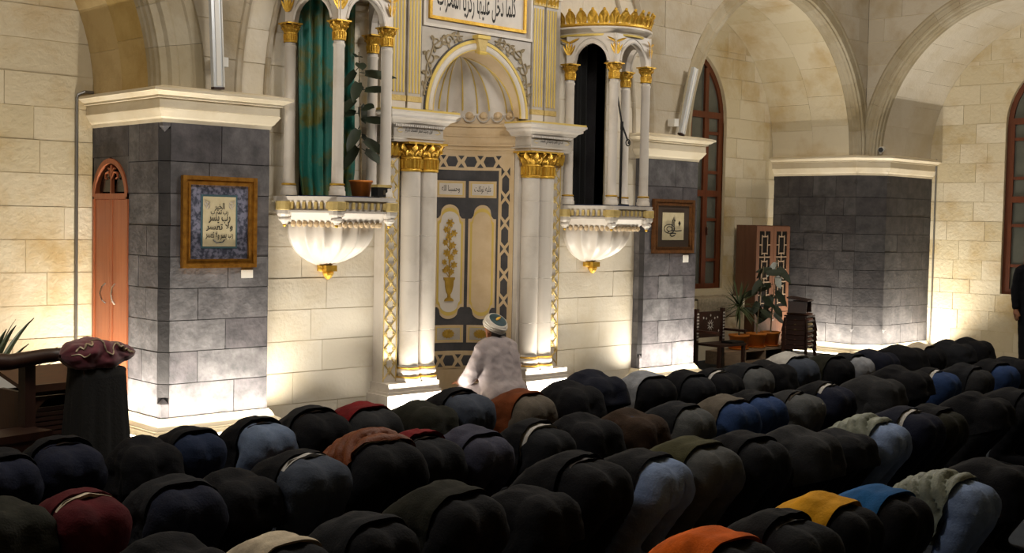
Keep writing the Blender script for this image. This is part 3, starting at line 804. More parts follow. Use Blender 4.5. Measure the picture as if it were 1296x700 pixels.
# front of the upper part: spandrel slab with the arch cut out
P0 = lambda u, z, d: (u, d, z)
mb = MB(); zs = [2.95+(3.80-2.95)*i/16 for i in range(17)]
for sd in (-1, 1):
    for a, b in zip(zs[:-1], zs[1:]):
        mb.prism([(sd*AO.half(a), a), (sd*.745, a), (sd*.745, b), (sd*AO.half(b), b)], P0, -.06, .05)
sp = mb.build('spandrel', M['marble_g'], mh)
for sd in (-1, 1):
    for nm, mm, pf in (('arch_moulding', M['marble'], [(-.09,-.045),(-.09,-.075),(-.06,-.09),(-.03,-.09),(-.02,-.075),(-.02,-.05)]),
                       ('gilt_arch_line', M['gold_line'], [(-.02,-.05),(-.02,-.085),(.012,-.085),(.012,-.05)]),
                       ('gilt_arch_line', M['gold_line'], [(-.094,-.06),(-.094,-.08),(-.084,-.083),(-.084,-.06)]),
                       ('arch_line', M['slate'], [(.012,-.05),(.012,-.072),(.026,-.072),(.026,-.05)])):
        rows = [[(lambda q: (q[0], d, q[1]))(AO.pt(i/20, sd, off)) for off, d in pf] for i in range(21)]
        m2 = MB().grid(rows, True); m2.build(nm, mm, mh)
ap = AO.apex()
ks = MB().prism([(-.035, ap-.125), (.035, ap-.125), (.07, ap+.015), (-.07, ap+.015)], P0, -.13, -.05).build('keystone', M['gold_dull'], mh)
MB().box(-.085, .085, -.15, -.05, ap+.0155, ap+.05).build('keystone_cap', M['gold_line'], ks)
MB().tube([(-.05, -.12, ap-.125), (.05, -.12, ap-.125)], .02, 8).build('keystone_scroll', M['gold_line'], ks)
# scrolling leaves carved on the spandrels
def scroll(c, r, turns, a0, sg):
    pts = []
    for i in range(22):
        t = i/21; a = a0+sg*turns*2*pi*t; rr = r*(1-.82*t); pts.append((c[0]+rr*cos(a), -.066, c[1]+rr*sin(a)))
    return pts
for sd in (-1, 1):
    mb = MB()
    for (cx, cz, r, a0, sg) in ((.56,3.66,.075,2.4,1),(.40,3.70,.055,3.0,-1),(.63,3.50,.07,1.2,-1),(.67,3.34,.05,2.0,1),(.27,3.73,.035,3.0,1),(.685,3.20,.035,1.5,-1)):
        pts = scroll((sd*cx, cz), r, 1.25, a0 if sd > 0 else pi-a0, sg*sd)
        mb.tube(pts, [.012*(1-.5*i/21) for i in range(22)], 5)
        for i in (2, 7, 12):
            p = Vector(pts[i]); d = (p-Vector((sd*cx, -.066, cz))).normalized()
            mb.petal(p, p+d*.06, (d.z, 0, -d.x), (0,-1,0), .04, .3)
    mb.tube([(sd*.22, -.066, 3.755), (sd*.42, -.066, 3.745), (sd*.6, -.066, 3.62), (sd*.68, -.066, 3.42), (sd*.71, -.066, 3.15)], .009, 5)
    mb.build('carved_scroll', M['relief'], sp)
# paired fluted pilasters
for sd in (-1, 1):
    a, b = sorted((sd*.745, sd*1.22))
    MB().box(a, b, -.03, .05, 2.95, 4.75).build('pilaster_backing', M['marble_g'], mh)
    for c in (.845, 1.04):
        c *= sd; pl = MB().box(c-.082, c+.082, -.075, -.031, 3.10, 4.20).build('pilaster', M['marble_g'], mh)
        for k in range(4):
            u = c-.06+.04*k; MB().tube([(u, -.075, 3.13), (u, -.075, 4.17)], .011, 6).build('gilt_flute', M['gold_line'], pl)
        MB().box(c-.09, c+.09, -.085, -.031, 3.045, 3.0995).build('pilaster_foot', M['gold_dull'], pl)
        MB().box(c-.084, c+.084, -.08, -.031, 2.96, 3.0445).build('pilaster_plinth', M['marble'], pl)
        MB().box(c-.088, c+.088, -.09, -.031, 4.2005, 4.30).build('pilaster_capital', M['gold_dull'], pl)
        for k in range(3): MB().petal((c-.05+.05*k, -.09, 4.20), (c-.055+.055*k, -.10, 4.30), (1,0,0), (0,-1,0), .05, .2).build('leaf', M['gold'], pl)
    MB().box(a+.005, b-.005, -.06, -.0305, 4.301, 4.40).build('pilaster_cap', M['marble'], mh)
# lettered panel over the arch
MB().box(-.745, .745, -.05, .05, 3.801, 4.75).build('upper_slab', M['marble_g'], mh)
def rect_frame(x0, x1, z0, z1, w, d0, d1, m, name, par):
    mb = MB()
    mb.prism([(x0,z0),(x1,z0),(x1-w,z0+w),(x0+w,z0+w)], P0, d0, d1).prism([(x0,z1),(x1,z1),(x1-w,z1-w),(x0+w,z1-w)], P0, d0, d1)
    mb.prism([(x0,z0),(x0,z1),(x0+w,z1-w),(x0+w,z0+w)], P0, d0, d1).prism([(x1,z0),(x1,z1),(x1-w,z1-w),(x1-w,z0+w)], P0, d0, d1)
    return mb.build(name, m, par)
rect_frame(-.745, .745, 3.805, 4.42, .028, -.085, -.0505, M['marble'], 'panel_frame', mh)
ip = rect_frame(-.66, .66, 3.885, 4.36, .032, -.078, -.0505, M['gold'], 'gilt_frame', mh)
MB().box(-.628, .628, -.058, -.0505, 3.918, 4.328).build('inscription_panel', M['marble'], mh)
letters('كلما دخل عليها زكريا المحراب', 1.08, .30, lambda u, v: (u-.02, -.0595, 4.115+v-.03*sin((u+.5)*3)), 'lettering', M['ink'], ip, .012)

# ================================================================== balconies
CAPB = capital_mesh(.055, .175, M['gold'])
BAL_SHAFT = lathe_mesh('column', [(0,0),(.075,0),(.075,.035),(.068,.045),(.068,.075),(.058,.085),(.058,.105),(.053,.115),(.051,.3),(.049,1.30),(.055,1.315),(.055,1.33),(.048,1.335),(.048,1.36),(0,1.36)], M['marble'])
BAL_RING = lathe_mesh('gilt_ring', [(.056,.088),(.066,.092),(.066,.104),(.056,.108)], M['gold'])
def balcony(cx, label):
    t = thing('balcony', label, 'balcony', (cx, YW, 0), group='small half hexagonal balconies on the mihrab wall')
    PL = [(-.46, -.12), (-.265, -.59), (.265, -.59), (.46, -.12)]       # column places
    def poly(off):      # plan with wall corners
        return [(-.46-off, 0.0), (-.46-off, -.12-off*.4), (-.265-off*.7, -.59-off), (.265+off*.7, -.59-off), (.46+off, -.12-off*.4), (.46+off, 0.0)]
    def slab(off0, off1, z0, z1):
        a, b = poly(off0), poly(off1); n = len(a)
        return MB().add([(x, y, z0) for x, y in a]+[(x, y, z1) for x, y in b], [tuple(range(n-1, -1, -1)), tuple(range(n, 2*n))]+[(i, (i+1) % n, (i+1) % n+n, i+n) for i in range(n)])
    slab(.085, .09, 2.055, 2.09).build('floor_slab', M['marble'], t)
    slab(.045, .07, 1.965, 2.0545).build('frieze', M['marble'], t)
    slab(.075, .075, 1.945, 1.9645).build('floor_moulding', M['marble'], t)
    slab(-.06, .05, 1.84, 1.9445).build('cove', M['marble'], t)
    MB().add([(x*.9, y*.93, 2.0905) for x, y in poly(.0)]+[(x*.9, y*.93, 2.10) for x, y in poly(.0)], [(0,1,2,3,4,5),(6,7,8,9,10,11)]+[(i,(i+1)%6,(i+1)%6+6,i+6) for i in range(6)]).build('blue_carpet', M['blue_rug'], t)
    # gilt blocks of the frieze and scalloped drops under the cove
    pp = poly(.062); qq = poly(-.03)
    for i in range(1, 4):
        a, b = Vector(pp[i]), Vector(pp[i+1]); n = 9
        for k in range(n):
            p = a.lerp(b, (k+.5)/n); d = (b-a).normalized(); nn = Vector((d.y, -d.x))
            q = [p-d*.014-nn*.0, p+d*.014-nn*.0, p+d*.014+nn*.018, p-d*.014+nn*.018]
            q = [p-d*.014, p+d*.014, p+d*.014+Vector((-d.y, d.x))*-.016, p-d*.014+Vector((-d.y, d.x))*-.016]
            MB().add([(v.x, v.y, 1.98) for v in q]+[(v.x, v.y, 2.04) for v in q], [(0,1,2,3),(7,6,5,4),(0,4,5,1),(1,5,6,2),(2,6,7,3),(3,7,4,0)]).build('frieze_block', M['gold_dull'], t)
        a, b = Vector(qq[i]), Vector(qq[i+1])
        for k in range(8):
            p = a.lerp(b, (k+.5)/8); MB().sphere((p.x, p.y, 1.842), .026, 8, 4, (1,1,1.1)).build('scallop_drop', M['marble_y'], t)
    # bowl: gadrooned half basin
    prof = [(.44,1.84),(.445,1.79),(.43,1.72),(.395,1.65),(.34,1.59),(.27,1.54),(.19,1.50),(.12,1.475),(.075,1.46)]
    rows = []
    for r, z in prof:
        row = []
        for j in range(121):
            a = pi+pi*j/120; k = 1-.10*abs(sin(a*17/2+.2)) if r > .1 else 1
            row.append((r*k*cos(a), r*k*sin(a)*1.18-.0, z))
        rows.append(row)
    me = MB().grid(rows).mesh('bowl', M['marble']); smooth_by(me, 60); inst('bowl', me, t)
    # gilt pendant
    pd = MB().box(-.06, .06, -.15, -.0, 1.405, 1.46).build('pendant', M['gold'], t)
    MB().lathe([(0,1.325),(.02,1.335),(.045,1.365),(.055,1.39),(.05,1.4045)], 8, (0,-.09,0)).build('pendant_tip', M['gold'], pd)
    MB().sphere((-.075, -.08, 1.43), .03, 8, 5).build('pendant_boss', M['gold'], pd)
    # corbels under the columns
    for i, (x, y) in enumerate(PL):
        cb = MB().lathe([(0,1.835),(.02,1.84),(.032,1.86),(.05,1.872),(.055,1.885),(.045,1.90),(.06,1.915),(.07,1.93),(.075,2.054),(0,2.054)], 12, (x*1.1, y*1.06, 0)).build('corbel', M['marble'], t)
        MB().lathe([(.0765,1.965),(.082,1.97),(.082,2.04),(.0765,2.045)], 12, (x*1.1, y*1.06, 0)).build('corbel_band', M['gold_dull'], cb)
        MB().sphere((x*1.1, y*1.06, 1.83), .017, 8, 5).build('corbel_drop', M['gold'], cb)
        c = bpy.data.objects.new('column', BAL_SHAFT); COL.objects.link(c); c.parent = t; c.location = (x, y, 2.10)
        inst('gilt_ring', BAL_RING, c); inst('capital', CAPB, c, (0,0,1.36))
    # pointed arches between the columns
    zt = 3.636
    for i in range(3):
        a, b = Vector(PL[i]), Vector(PL[i+1]); d = (b-a); L = d.length; d.normalize(); nn = Vector((d.y, -d.x))
        nn = Vector((d.y, -d.x)); A = Arch(L/2, L/2-.055, .03, zt+.0)
        def PP(u, z, q): v = a+d*u+nn*-q; return (v.x, v.y, z)
        k = .86*( .29/ (A.apex()-zt)) if A.apex()-zt > .27 else 1
        mb = MB(); n = 16
        us = [-.035] + [.055+(L-.11)*j/n for j in range(n+1)] + [L+.035]
        def zb(u):
            x = abs(u-L/2)
            if x >= A.s-1e-6: return zt
            return zt + sqrt(max(0, A.R**2-(x+A.c)**2))*k
        for u0_, u1_ in zip(us[:-1], us[1:]):
            mb.prism([(u0_, zb(u0_)), (u1_, zb(u1_)), (u1_, 3.95), (u0_, 3.95)], PP, -.035, .035)
        ar = mb.build('arch_panel', M['marble'], t)
        pts = [PP(u, zb(u), -.038) for u in [.056+(L-.112)*j/24 for j in range(25)]]
        MB().tube(pts, .014, 6).build('arch_roll', M['marble'], ar)
        pts = [PP(u, zb(u)+.045, -.036) for u in [.07+(L-.14)*j/20 for j in range(21)]]
        MB().tube(pts, .007, 5).build('arch_roll', M['marble_g'], ar)
    # gilded leaves in the spandrels over the front columns
    for x, y in PL:
        mb = MB(); nn = Vector((x, y-.05, 0)).normalized(); sdv = Vector((-nn.y, nn.x, 0)); p = Vector((x, y, 0))+nn*.045
        for k in range(5):
            s = (k-2)*.024; mb.petal(p+Vector((0,0,3.73))+sdv*s*.3, p+sdv*s*1.5+Vector((0,0,3.88-abs(k-2)*.02)), sdv, nn, .032, .03)
        for k in (-1, 1): mb.petal(p+Vector((0,0,3.86)), p+sdv*k*.12+Vector((0,0,3.905)), (0,0,1), nn, .03, .03)
        mb.build('gilded_leaves', M['gold'], t)
    # rounded cornice and crown of leaves
    def ell(off, a): return ((.53+off)*cos(a), -.0+(.68+off)*sin(a))
    def ring(name, prof, m):
        rows = [[(*ell(o, pi+pi*j/40), z) for o, z in prof] for j in range(41)]
        me = MB().grid(rows, True); me.f.append(tuple(range(len(prof)))); q = me.mesh(name, m); smooth_by(q, 30); return inst(name, q, t)
    ring('crown_cornice', [(-.5,3.951),(-.03,3.951),(-.02,3.965),(.0,3.97),(.035,3.995),(.06,4.0),(.06,4.02),(-.5,4.02)], M['marble'])
    ring('gilt_band', [(-.05,3.93),(-.018,3.93),(-.015,3.9505),(-.05,3.9505)], M['gold_line'])
    ring('gilt_band', [(-.4,4.0205),(.035,4.0205),(.055,4.035),(.05,4.055),(-.4,4.055)], M['gold'])
    for j in range(17):
        a = pi+pi*(j+.5)/17; x, y = ell(.035, a); x2, y2 = ell(.055, a); nn = Vector((cos(a), sin(a), 0)); sdv = Vector((-sin(a), cos(a), 0))
        mb = MB().petal((x, y, 4.05), (x2, y2, 4.205), sdv, nn, .125, .12)
        for s in (-1, 1): mb.petal(Vector((x, y, 4.05))+sdv*s*.03, Vector((x2, y2, 4.15))+sdv*s*.045, sdv, nn, .05, .2)
        mb.sphere((x2+nn.x*.02, y2+nn.y*.02, 4.20), .018, 6, 4)
        mb.build('crown_leaf', M['gold'], t)
    return t
M['blue_rug'] = mat('blue_rug', '#1c2c55', .9)
balcony(BX[0], 'marble balcony with gilded capitals left of the prayer niche, green curtain inside')
balcony(BX[1], 'marble balcony with gilded leaf crown right of the prayer niche')

# ================================================================== framed calligraphy
M['mat_blue'] = mat('marbled_mount', '#343849', .8, col2='#74758a', ns=26, nd=3, mix=(.42,.58))
M['teal'] = mat('teal_line', '#41606a', .8)
M['mat_brown'] = mat('brown_mount', '#3a2d22', .8)
M['frame_gold'] = mat('gilt_frame', '#a9762a', .4, metal=.6, col2='#7d521a', ns=18, mix=(.35,.7))
M['frame_brown'] = mat('bronze_frame', '#6d4522', .45, metal=.3, col2='#4f3017', ns=18, mix=(.35,.7))
def frame(name, label, x0, x1, z0, z1, w, m):
    t = thing(name, label, 'picture', ((x0+x1)/2, YF-.004, (z0+z1)/2)); W = (x1-x0)/2; H = (z1-z0)/2
    P = lambda u, v, d: (u, d, v)
    def ringp(o, i, dpt):  # mitred bars
        for q in (((-o[0],-o[1]),(o[0],-o[1]),(i[0],-i[1]),(-i[0],-i[1])), ((-o[0],o[1]),(o[0],o[1]),(i[0],i[1]),(-i[0],i[1])), ((-o[0],-o[1]),(-o[0],o[1]),(-i[0],i[1]),(-i[0],-i[1])), ((o[0],-o[1]),(o[0],o[1]),(i[0],i[1]),(i[0],-i[1]))):
            MB().prism(list(q), P, dpt, -.001).build('frame_bar', m, t)
    ringp((W, H), (W-w*.45, H-w*.45), -.045); ringp((W-w*.45, H-w*.45), (W-w*.75, H-w*.75), -.032); ringp((W-w*.75, H-w*.75), (W-w, H-w), -.038)
    return t, W, H
t, W, H = frame('framed_calligraphy', 'large gilt frame with blue marbled mount on the left pier', 5.114, 5.83, 1.455, 2.236, .075, M['frame_gold'])
MB().box(-W+.06, W-.06, -.012, -.001, -H+.06, H-.06).build('mount', M['mat_blue'], t)
MB().box(-.175, .175, -.016, -.0125, -.225, .235).build('mount_line', M['teal'], t)
pp = MB().box(-.158, .158, -.019, -.0165, -.208, .218).build('print', M['paper'], t)
for i, (tx, w, z, h) in enumerate((('الخير', .10, .13, .07), ('رب تمم ب', .17, .075, .06), ('رب يسر', .21, .02, .065), ('ولا تعسر', .26, -.045, .075), ('رب يسر ولا تعسر', .265, -.115, .075))):
    letters(tx, w, h, lambda u, v, z=z: (u, -.0205, z+v+.35*u*u), 'lettering', M['ink'], pp, .02)
MB().tube([(-.06, -.0205, -.15), (-.03, -.0205, -.175), (.03, -.0205, -.17), (.05, -.0205, -.15)], .006, 5).build('lettering', M['ink'], pp)
M['faint'] = mat('faint_ornament', '#9a93a0', .8)
for sd in (-1, 1):
    mb = MB()
    for k in range(4): mb.petal((sd*.12, -.0202, .11+.02*k), (sd*(.12+.025*(1 if k % 2 else -1)), -.0202, .15+.012*k), (1,0,0), (0,-1,0), .03, .0)
    mb.build('corner_ornament', M['faint'], pp)
t, W, H = frame('framed_calligraphy', 'smaller bronze frame with brown mount on the pier right of the niche', 11.235, 12.0, 1.555, 2.2, .075, M['frame_brown'])
MB().box(-W+.06, W-.06, -.012, -.001, -H+.06, H-.06).build('mount', M['mat_brown'], t)
pp = MB().box(-.20, .205, -.016, -.0125, -.165, .165).build('print', M['paper'], t)
def sig(pts, r): MB().tube([(x, -.017, z) for x, z in pts], r, 5).build('lettering', M['ink'], pp)
for k in range(3): sig([(-.02+.02*k, -.06), (-.02+.02*k, .05+.03*(k == 1)), (-.01+.02*k, .08+.03*(k == 1)), (.0+.02*k, .06)], .0045)
sig([(.02*cos(a)*5.0-.07, .035*sin(a)*1.5-.03) for a in [i*pi/10 for i in range(21)]], .005)
sig([(.05*cos(a)-.07, .028*sin(a)-.03) for a in [i*pi/8 for i in range(17)]], .0045)
sig([(-.10, -.07), (-.02, -.045), (.06, -.055), (.16, -.05)], .006); sig([(-.06, -.10), (-.02, -.12), (.03, -.11), (.05, -.085), (.0, -.08), (-.05, -.09)], .007)
MB().prism([(.095, .0), (.12, .035), (.145, .0), (.12, -.035)], lambda u, v, d: (u, d, v+.035), -.0165, -.0155).build('medallion', M['ink'], pp)
for x0, x1, z0, z1, l in ((5.70, 5.815, 1.36, 1.43, 'small white caption card under the large gilt frame'), (11.84, 11.94, 1.44, 1.53, 'small white caption card under the bronze frame')):
    o = MB().box(x0, x1, YF-.012, YF-.004, z0, z1).build('caption_card', M['card']); tag(o, l, 'card', 'caption cards on the piers')

# ================================================================== wall fittings
def tube_light(p0, p1, w, label):
    t = thing('wall_light', label, 'light fixture', p0, group='linear light fixtures leaning on the cornices')
    d = Vector(p1)-Vector(p0); L = d.length; a = atan2(d.x, d.z)
    r = Matrix.Rotation(a, 4, 'Y')
    def bx(n, x0, x1, y0, y1, z0, z1, m):
        mb = MB().box(x0, x1, y0, y1, z0, z1); mb.v = [tuple(r @ Vector(v)) for v in mb.v]; return mb.build(n, m, t)
    bx('housing', -w/2, w/2, -.022, .022, .02, L, M['white_metal']); bx('lens', -w*.2, w*.2, -.028, -.0225, .03, L-.01, M['plastic_w'])
    bx('edge', w*.4, w*.5, -.032, -.0225, .02, L, M['plastic_w']); bx('end_cap', -w/2, w/2, -.026, .026, -.0, .0195, M['wood_dk'])
    MB().box(.02, .10, .0, .10, .20, .28).build('junction_box', M['plastic_w'], t) if w > .09 else MB().box(-.13, -.05, .0, .10, .10, .19).build('junction_box', M['plastic_w'], t)
tube_light((5.43, 9.38, 2.975), (5.37, 9.40, 4.25), .10, 'long white light fixture standing on the left pier cornice')
tube_light((11.71, 9.40, 2.975), (11.94, 9.44, 3.80), .075, 'short white light fixture leaning on the cornice of the middle pier')
tag(MB().tube([(4.79, YL-.02, 0), (4.79, YL-.02, 2.93), (4.80, YL-.025, 2.96), (4.85, YL-.05, 2.985), (4.93, YL-.05, 2.985)], .014, 8).build('conduit', M['metal']), 'grey cable conduit running up the wall beside the cupboard', 'conduit')
tag(MB().tube([(XB-.02, 9.22, 0), (XB-.02, 9.22, 2.97)], .012, 8).build('conduit', M['metal']), 'thin pale conduit up the wall right of the corner pier', 'conduit')
t = thing('security_camera', 'small white security camera on the cornice of the corner pier', 'camera', (16.2, 9.32, 2.975))
MB().tube([(0,0,0), (0,0,.05)], .02, 10).build('bracket', M['plastic_w'], t)
MB().tube([(.14,.04,.085), (-.06,-.04,.06)], .042, 10).build('housing', M['plastic_w'], t); MB().tube([(-.06,-.04,.06), (-.075,-.046,.058)], .036, 10).build('lens', M['black_metal'], t)

# ================================================================== inside the balconies
def cloth_mat(name, a, b, ns=6, rough=.85): return mat(name, a, rough, col2=b, ns=ns, mix=(.4,.65), bump=.2, bs=60)
M['green_cloth'] = mat('green_silk', '#13655a', .5, col2='#5c5c20', ns=4.5, nd=4, mix=(.46,.62), bump=.2, bs=30)
M['black_cloth'] = cloth_mat('black_cloth', '#0a0a0a', '#0e0e0e')
def curtain(cx, y, w, z0, z1, m, label, folds, gather=.0):
    rows = []
    for i in range(25):
        z = z0+(z1-z0)*i/24; row = []
        for j in range(61):
            s = -1+2*j/60; k = 1-gather*exp_(z, z0)
            row.append((cx+s*w/2*k, y-.035*sin(s*folds+.6*sin(z*2.2))-.012*sin(s*folds*2.3+z), z))
        rows.append(row)
    back = [[(x, yy+.008, z) for x, yy, z in r] for r in rows]
    mb = MB().grid(rows).grid(back)
    return tag(mb.build('curtain', m, None, True), label, 'curtain')
def exp_(z, z0): return max(0., 1-(z-z0)/.25)
curtain(BX[0]-.02, YW-.075, .62, 2.105, 3.90, M['green_cloth'], 'green and gold silk curtain hanging inside the left balcony', 16, .12)
curtain(BX[1]-.12, YW+.1, .28, 2.07, 3.9, M['black_cloth'], 'black curtain half closing the doorway of the right balcony', 9)

def leaf_mesh(mb, base, tip, w, nrm, curl=.15, n=5): mb.petal(base, tip, (Vector(tip)-Vector(base)).cross(Vector(nrm)), nrm, w, curl, n)
def pot(parent, r, h, m, z=0.):
    MB().lathe([(0,z),(r*.72,z),(r*.93,z+h*.86),(r*1.0,z+h*.87),(r*1.02,z+h),(r*.9,z+h),(r*.88,z+h*.86),(0,z+h*.85)], 24).build('pot', m, parent, True)
    MB().lathe([(0,z+h*.86),(r*.86,z+h*.88)], 20).build('soil', M['soil'], parent)
def rubber_plant(label, loc, r, h, height, nl, seed, L=.2, lean=(0,0), saucer=True):
    rnd = random.Random(seed); t = thing('potted_plant', label, 'plant', loc); pot(t, r, h, M['terra'])
    if saucer: MB().lathe([(0,0),(r*.8,0),(r*.98,.018),(r*.98,.024),(r*.75,.012),(0,.012)], 24).build('saucer', M['terra'], t)
    st = [(lean[0]*(k/8)**1.3, lean[1]*(k/8)**1.3, h*.8+(height-h*.8)*k/8) for k in range(9)]
    MB().tube(st, [.012-.001*k for k in range(9)], 7).build('stem', M['bark'], t)
    for k in range(nl):
        f = .25+.75*(k+.5)/nl; i = min(7, int(f*8)); p = Vector(st[i]).lerp(Vector(st[i+1]), f*8-i)
        a = k*2.4+rnd.uniform(-.4, .4); d = Vector((cos(a), sin(a), rnd.uniform(-1.3, .15))).normalized()
        mb = MB(); q = p+d*.05; mb.tube([p, q], .004, 5); leaf_mesh(mb, q, q+d*L*rnd.uniform(.85, 1.2), L*.44, Vector((-.55+rnd.uniform(-.3,.3), -.7+rnd.uniform(-.3,.3), .55)), -.10)
        mb.build('leaf', M['leaf'], t, True)
    return t
rubber_plant('rubber plant in a terracotta pot inside the left balcony', (6.80, 9.18, 2.1005), .11, .15, 1.32, 17, 3, .235, (-.03, .02), False)
t = thing('box', 'small black box with a gold lid in the left balcony', 'box', (6.86, 8.955, 2.1005))
MB().box(-.075, .075, -.05, .05, 0, .085).build('body', M['black_metal'], t); MB().box(-.078, .078, -.052, .052, .0855, .11).build('lid', M['gold_dull'], t); MB().box(-.012, .012, -.053, -.0505, .02, .06).build('badge', M['chrome'], t)
t = thing('microphone_stand', 'black microphone stand with a boom in the right balcony', 'microphone', (10.32, 9.12, 2.1005))
MB().lathe([(0,0),(.10,0),(.10,.012),(.02,.02),(0,.02)], 20).build('base', M['black_metal'], t); MB().tube([(0,0,.015), (0,0,.9)], .013, 8).build('pole', M['black_metal'], t)
MB().tube([(0,0,.84), (0,0,.93)], .018, 8).build('clutch', M['black_metal'], t); MB().tube([(-.06,.02,1.2), (0,0,.9), (.07,-.03,.72)], .010, 8).build('boom', M['black_metal'], t)
rn = [(.075+.035*cos(a), -.03, .70+.035*sin(a)) for a in [i*pi/8 for i in range(17)]]
MB().tube(rn, .007, 6).build('shock_mount', M['black_metal'], t); MB().tube([(.075,-.03,.70), (.085,-.05,.70)], .018, 8).build('capsule', M['black_metal'], t)

# ================================================================== right hand furniture in the window bay
t = thing('cabinet', 'tall wooden cabinet with lattice glass doors beside the corner pier', 'cabinet', (15.02, 10.6, 0))
w, dp, h = .86, .36, 1.912
MB().box(0, w, .02, dp, .0, .02).box(0, w, .02, dp, h-.02, h).box(0, .02, .02, dp, .02, h-.02).box(w-.02, w, .02, dp, .02, h-.02).box(.02, w-.02, dp-.015, dp, .02, h-.02).box(.02, w-.02, .03, dp-.015, .62, .64).build('carcass', M['wood_cab'], t)
for k in range(2):
    x0 = .003+k*w/2; x1 = x0+w/2-.006
    lo = MB().box(x0, x1, 0, .0195, .03, .615).build('door', M['wood_cab'], t)
    MB().tube([((x1-.03 if k == 0 else x0+.03), -.001, .50), ((x1-.03 if k == 0 else x0+.03), -.02, .52), ((x1-.03 if k == 0 else x0+.03), -.02, .58), ((x1-.03 if k == 0 else x0+.03), -.001, .60)], .006, 6).build('handle', M['chrome'], lo)
    z0, z1, b = .625, 1.90, .075
    dd = MB().box(x0, x0+b, 0, .0195, z0, z1).box(x1-b, x1, 0, .0195, z0, z1).box(x0+b, x1-b, 0, .0195, z0, z0+b).box(x0+b, x1-b, 0, .0195, z1-b, z1).build('door', M['wood_cab'], t)
    MB().box(x0+b, x1-b, .010, .014, z0+b, z1-b).build('pane', M['pane_dk'], dd)
    a0, a1, c0, c1 = x0+b, x1-b, z0+b, z1-b; lt = MB(); g = .009; W_, H_ = a1-a0, c1-c0
    def hb(u0, u1, z): lt.box(a0+W_*u0, a0+W_*u1, .0, .009, c0+H_*z-g, c0+H_*z+g)
    def vb(u, za, zb): lt.box(a0+W_*u-g, a0+W_*u+g, .0005, .0095, c0+H_*za, c0+H_*zb)
    for zb_ in (.03, .36, .69):
        for u in (.25, .75): vb(u, zb_, zb_+.26)
        for z in (zb_+.02, zb_+.24): hb(.25, .75, z)
        hb(0, .25, zb_+.13); hb(.75, 1, zb_+.13); hb(0, 1, min(.99, zb_+.30)) if zb_ < .6 else None
        vb(.5, zb_+.24, min(1, zb_+.35))
    lt.build('lattice', M['wood_pale'], dd)
t = thing('low_shelf', 'low grey oak shelf unit under the three potted plants', 'shelf', (13.56, 10.03, 0))
w, dp, h = 1.62, .33, .18
MB().box(0, w, 0, dp, h-.025, h).build('top', M['wood_pale'], t); MB().box(0, w, 0, dp, .0, .02).build('bottom', M['wood_pale'], t)
for x in (0, .46, .93, w-.025): MB().box(x, x+.025, .002, dp, .0205, h-.0255).build('upright', M['wood_pale'], t)
MB().box(.025, .46, .0, .02, .0205, h-.0255).build('door', M['wood_pale'], t)
MB().box(.03, w-.03, dp-.015, dp-.002, .0205, h-.0255).build('back_panel', M['wood_dk'], t)
def spiky(label, loc, seed):
    rnd = random.Random(seed); t = thing('potted_plant', label, 'plant', loc); pot(t, .145, .21, M['terra'])
    MB().lathe([(0,0),(.125,0),(.145,.02),(.145,.028),(.11,.012),(0,.012)], 24).build('saucer', M['terra'], t)
    MB().tube([(0,0,.17), (.01,0,.4), (0,.01,.62)], [.014,.012,.012], 7).build('stem', M['bark'], t)
    for k in range(44):
        a = k*2.4; e = rnd.uniform(-.5, 1.25); L = rnd.uniform(.32, .46); d = Vector((cos(a)*cos(e), sin(a)*cos(e), sin(e)))
        mb = MB(); p = Vector((0,.01,.56+.08*rnd.random())); leaf_mesh(mb, p, p+d*L, .026, Vector((0,0,-1)), .28 if e < .9 else .05, 6); mb.build('leaf', M['leaf2'], t)
spiky('spiky dragon tree in a terracotta pot, left on the low shelf', (14.06, 10.17, .1805), 5)
rubber_plant('tall leafy plant in the middle terracotta pot on the low shelf', (14.50, 10.19, .1805), .145, .21, 1.15, 12, 8, .24, (.06, -.05))
rubber_plant('leafy plant in the right terracotta pot on the low shelf', (14.86, 10.20, .1805), .145, .21, 1.28, 12, 11, .26, (.02, -.06))
# inlaid folding chair
M['pearl'] = mat('mother_of_pearl', '#b9b6ae', .3)
t = thing('inlaid_chair', 'dark wooden folding chair inlaid with mother of pearl beside the pier', 'chair', (13.10, 9.78, 0))
bk = MB().box(-.27, .27, .16, .19, .42, .76).build('backrest', M['wood_dk'], t); MB().box(-.29, .29, -.22, .16, .33, .36).build('seat', M['wood_dk'], t)
for sx in (-1, 1):
    MB().box(sx*.28-.025, sx*.28+.025, .15, .20, 0, .80).build('post', M['wood_dk'], t)
    MB().box(sx*.26-.02, sx*.26+.02, -.21, -.17, 0, .3295).build('leg', M['wood_dk'], t)
    MB().box(sx*.30-.03, sx*.30+.03, -.2, .149, .50, .53).build('armrest', M['wood_dk'], t)
    for k in range(9):
        for q in (-1, 1): MB().prism([(-.01,0),(0,-.014),(.01,0),(0,.014)], lambda u, v, d, k=k, q=q, sx=sx: (sx*.28+q*.012+u, .149-d, .40+.042*k+v), 0, .004).build('inlay', M['pearl'], bk)
for k in range(10):
    a = 2*pi*k/10; MB().prism([(.025*cos(a-.25), .025*sin(a-.25)), (.075*cos(a), .075*sin(a)), (.025*cos(a+.25), .025*sin(a+.25))], lambda u, v, d: (u, .1595-d, .58+v), 0, .004).build('inlay', M['pearl'], bk)
for x, z in ((-.15,.68),(.15,.68),(-.18,.5),(.18,.5),(0,.71),(-.09,.67),(.09,.67)):
    MB().prism([(-.012,0),(0,-.016),(.012,0),(0,.016)], lambda u, v, d, x=x, z=z: (x+u, .1595-d, z+v), 0, .004).build('inlay', M['pearl'], bk)
o = MB().box(-.13, .13, -.09, .09, 0, .028).build('book', M['black_metal']); o.location = (13.22, 9.66, .3605); tag(o, 'closed dark book lying on the seat of the inlaid chair', 'book')
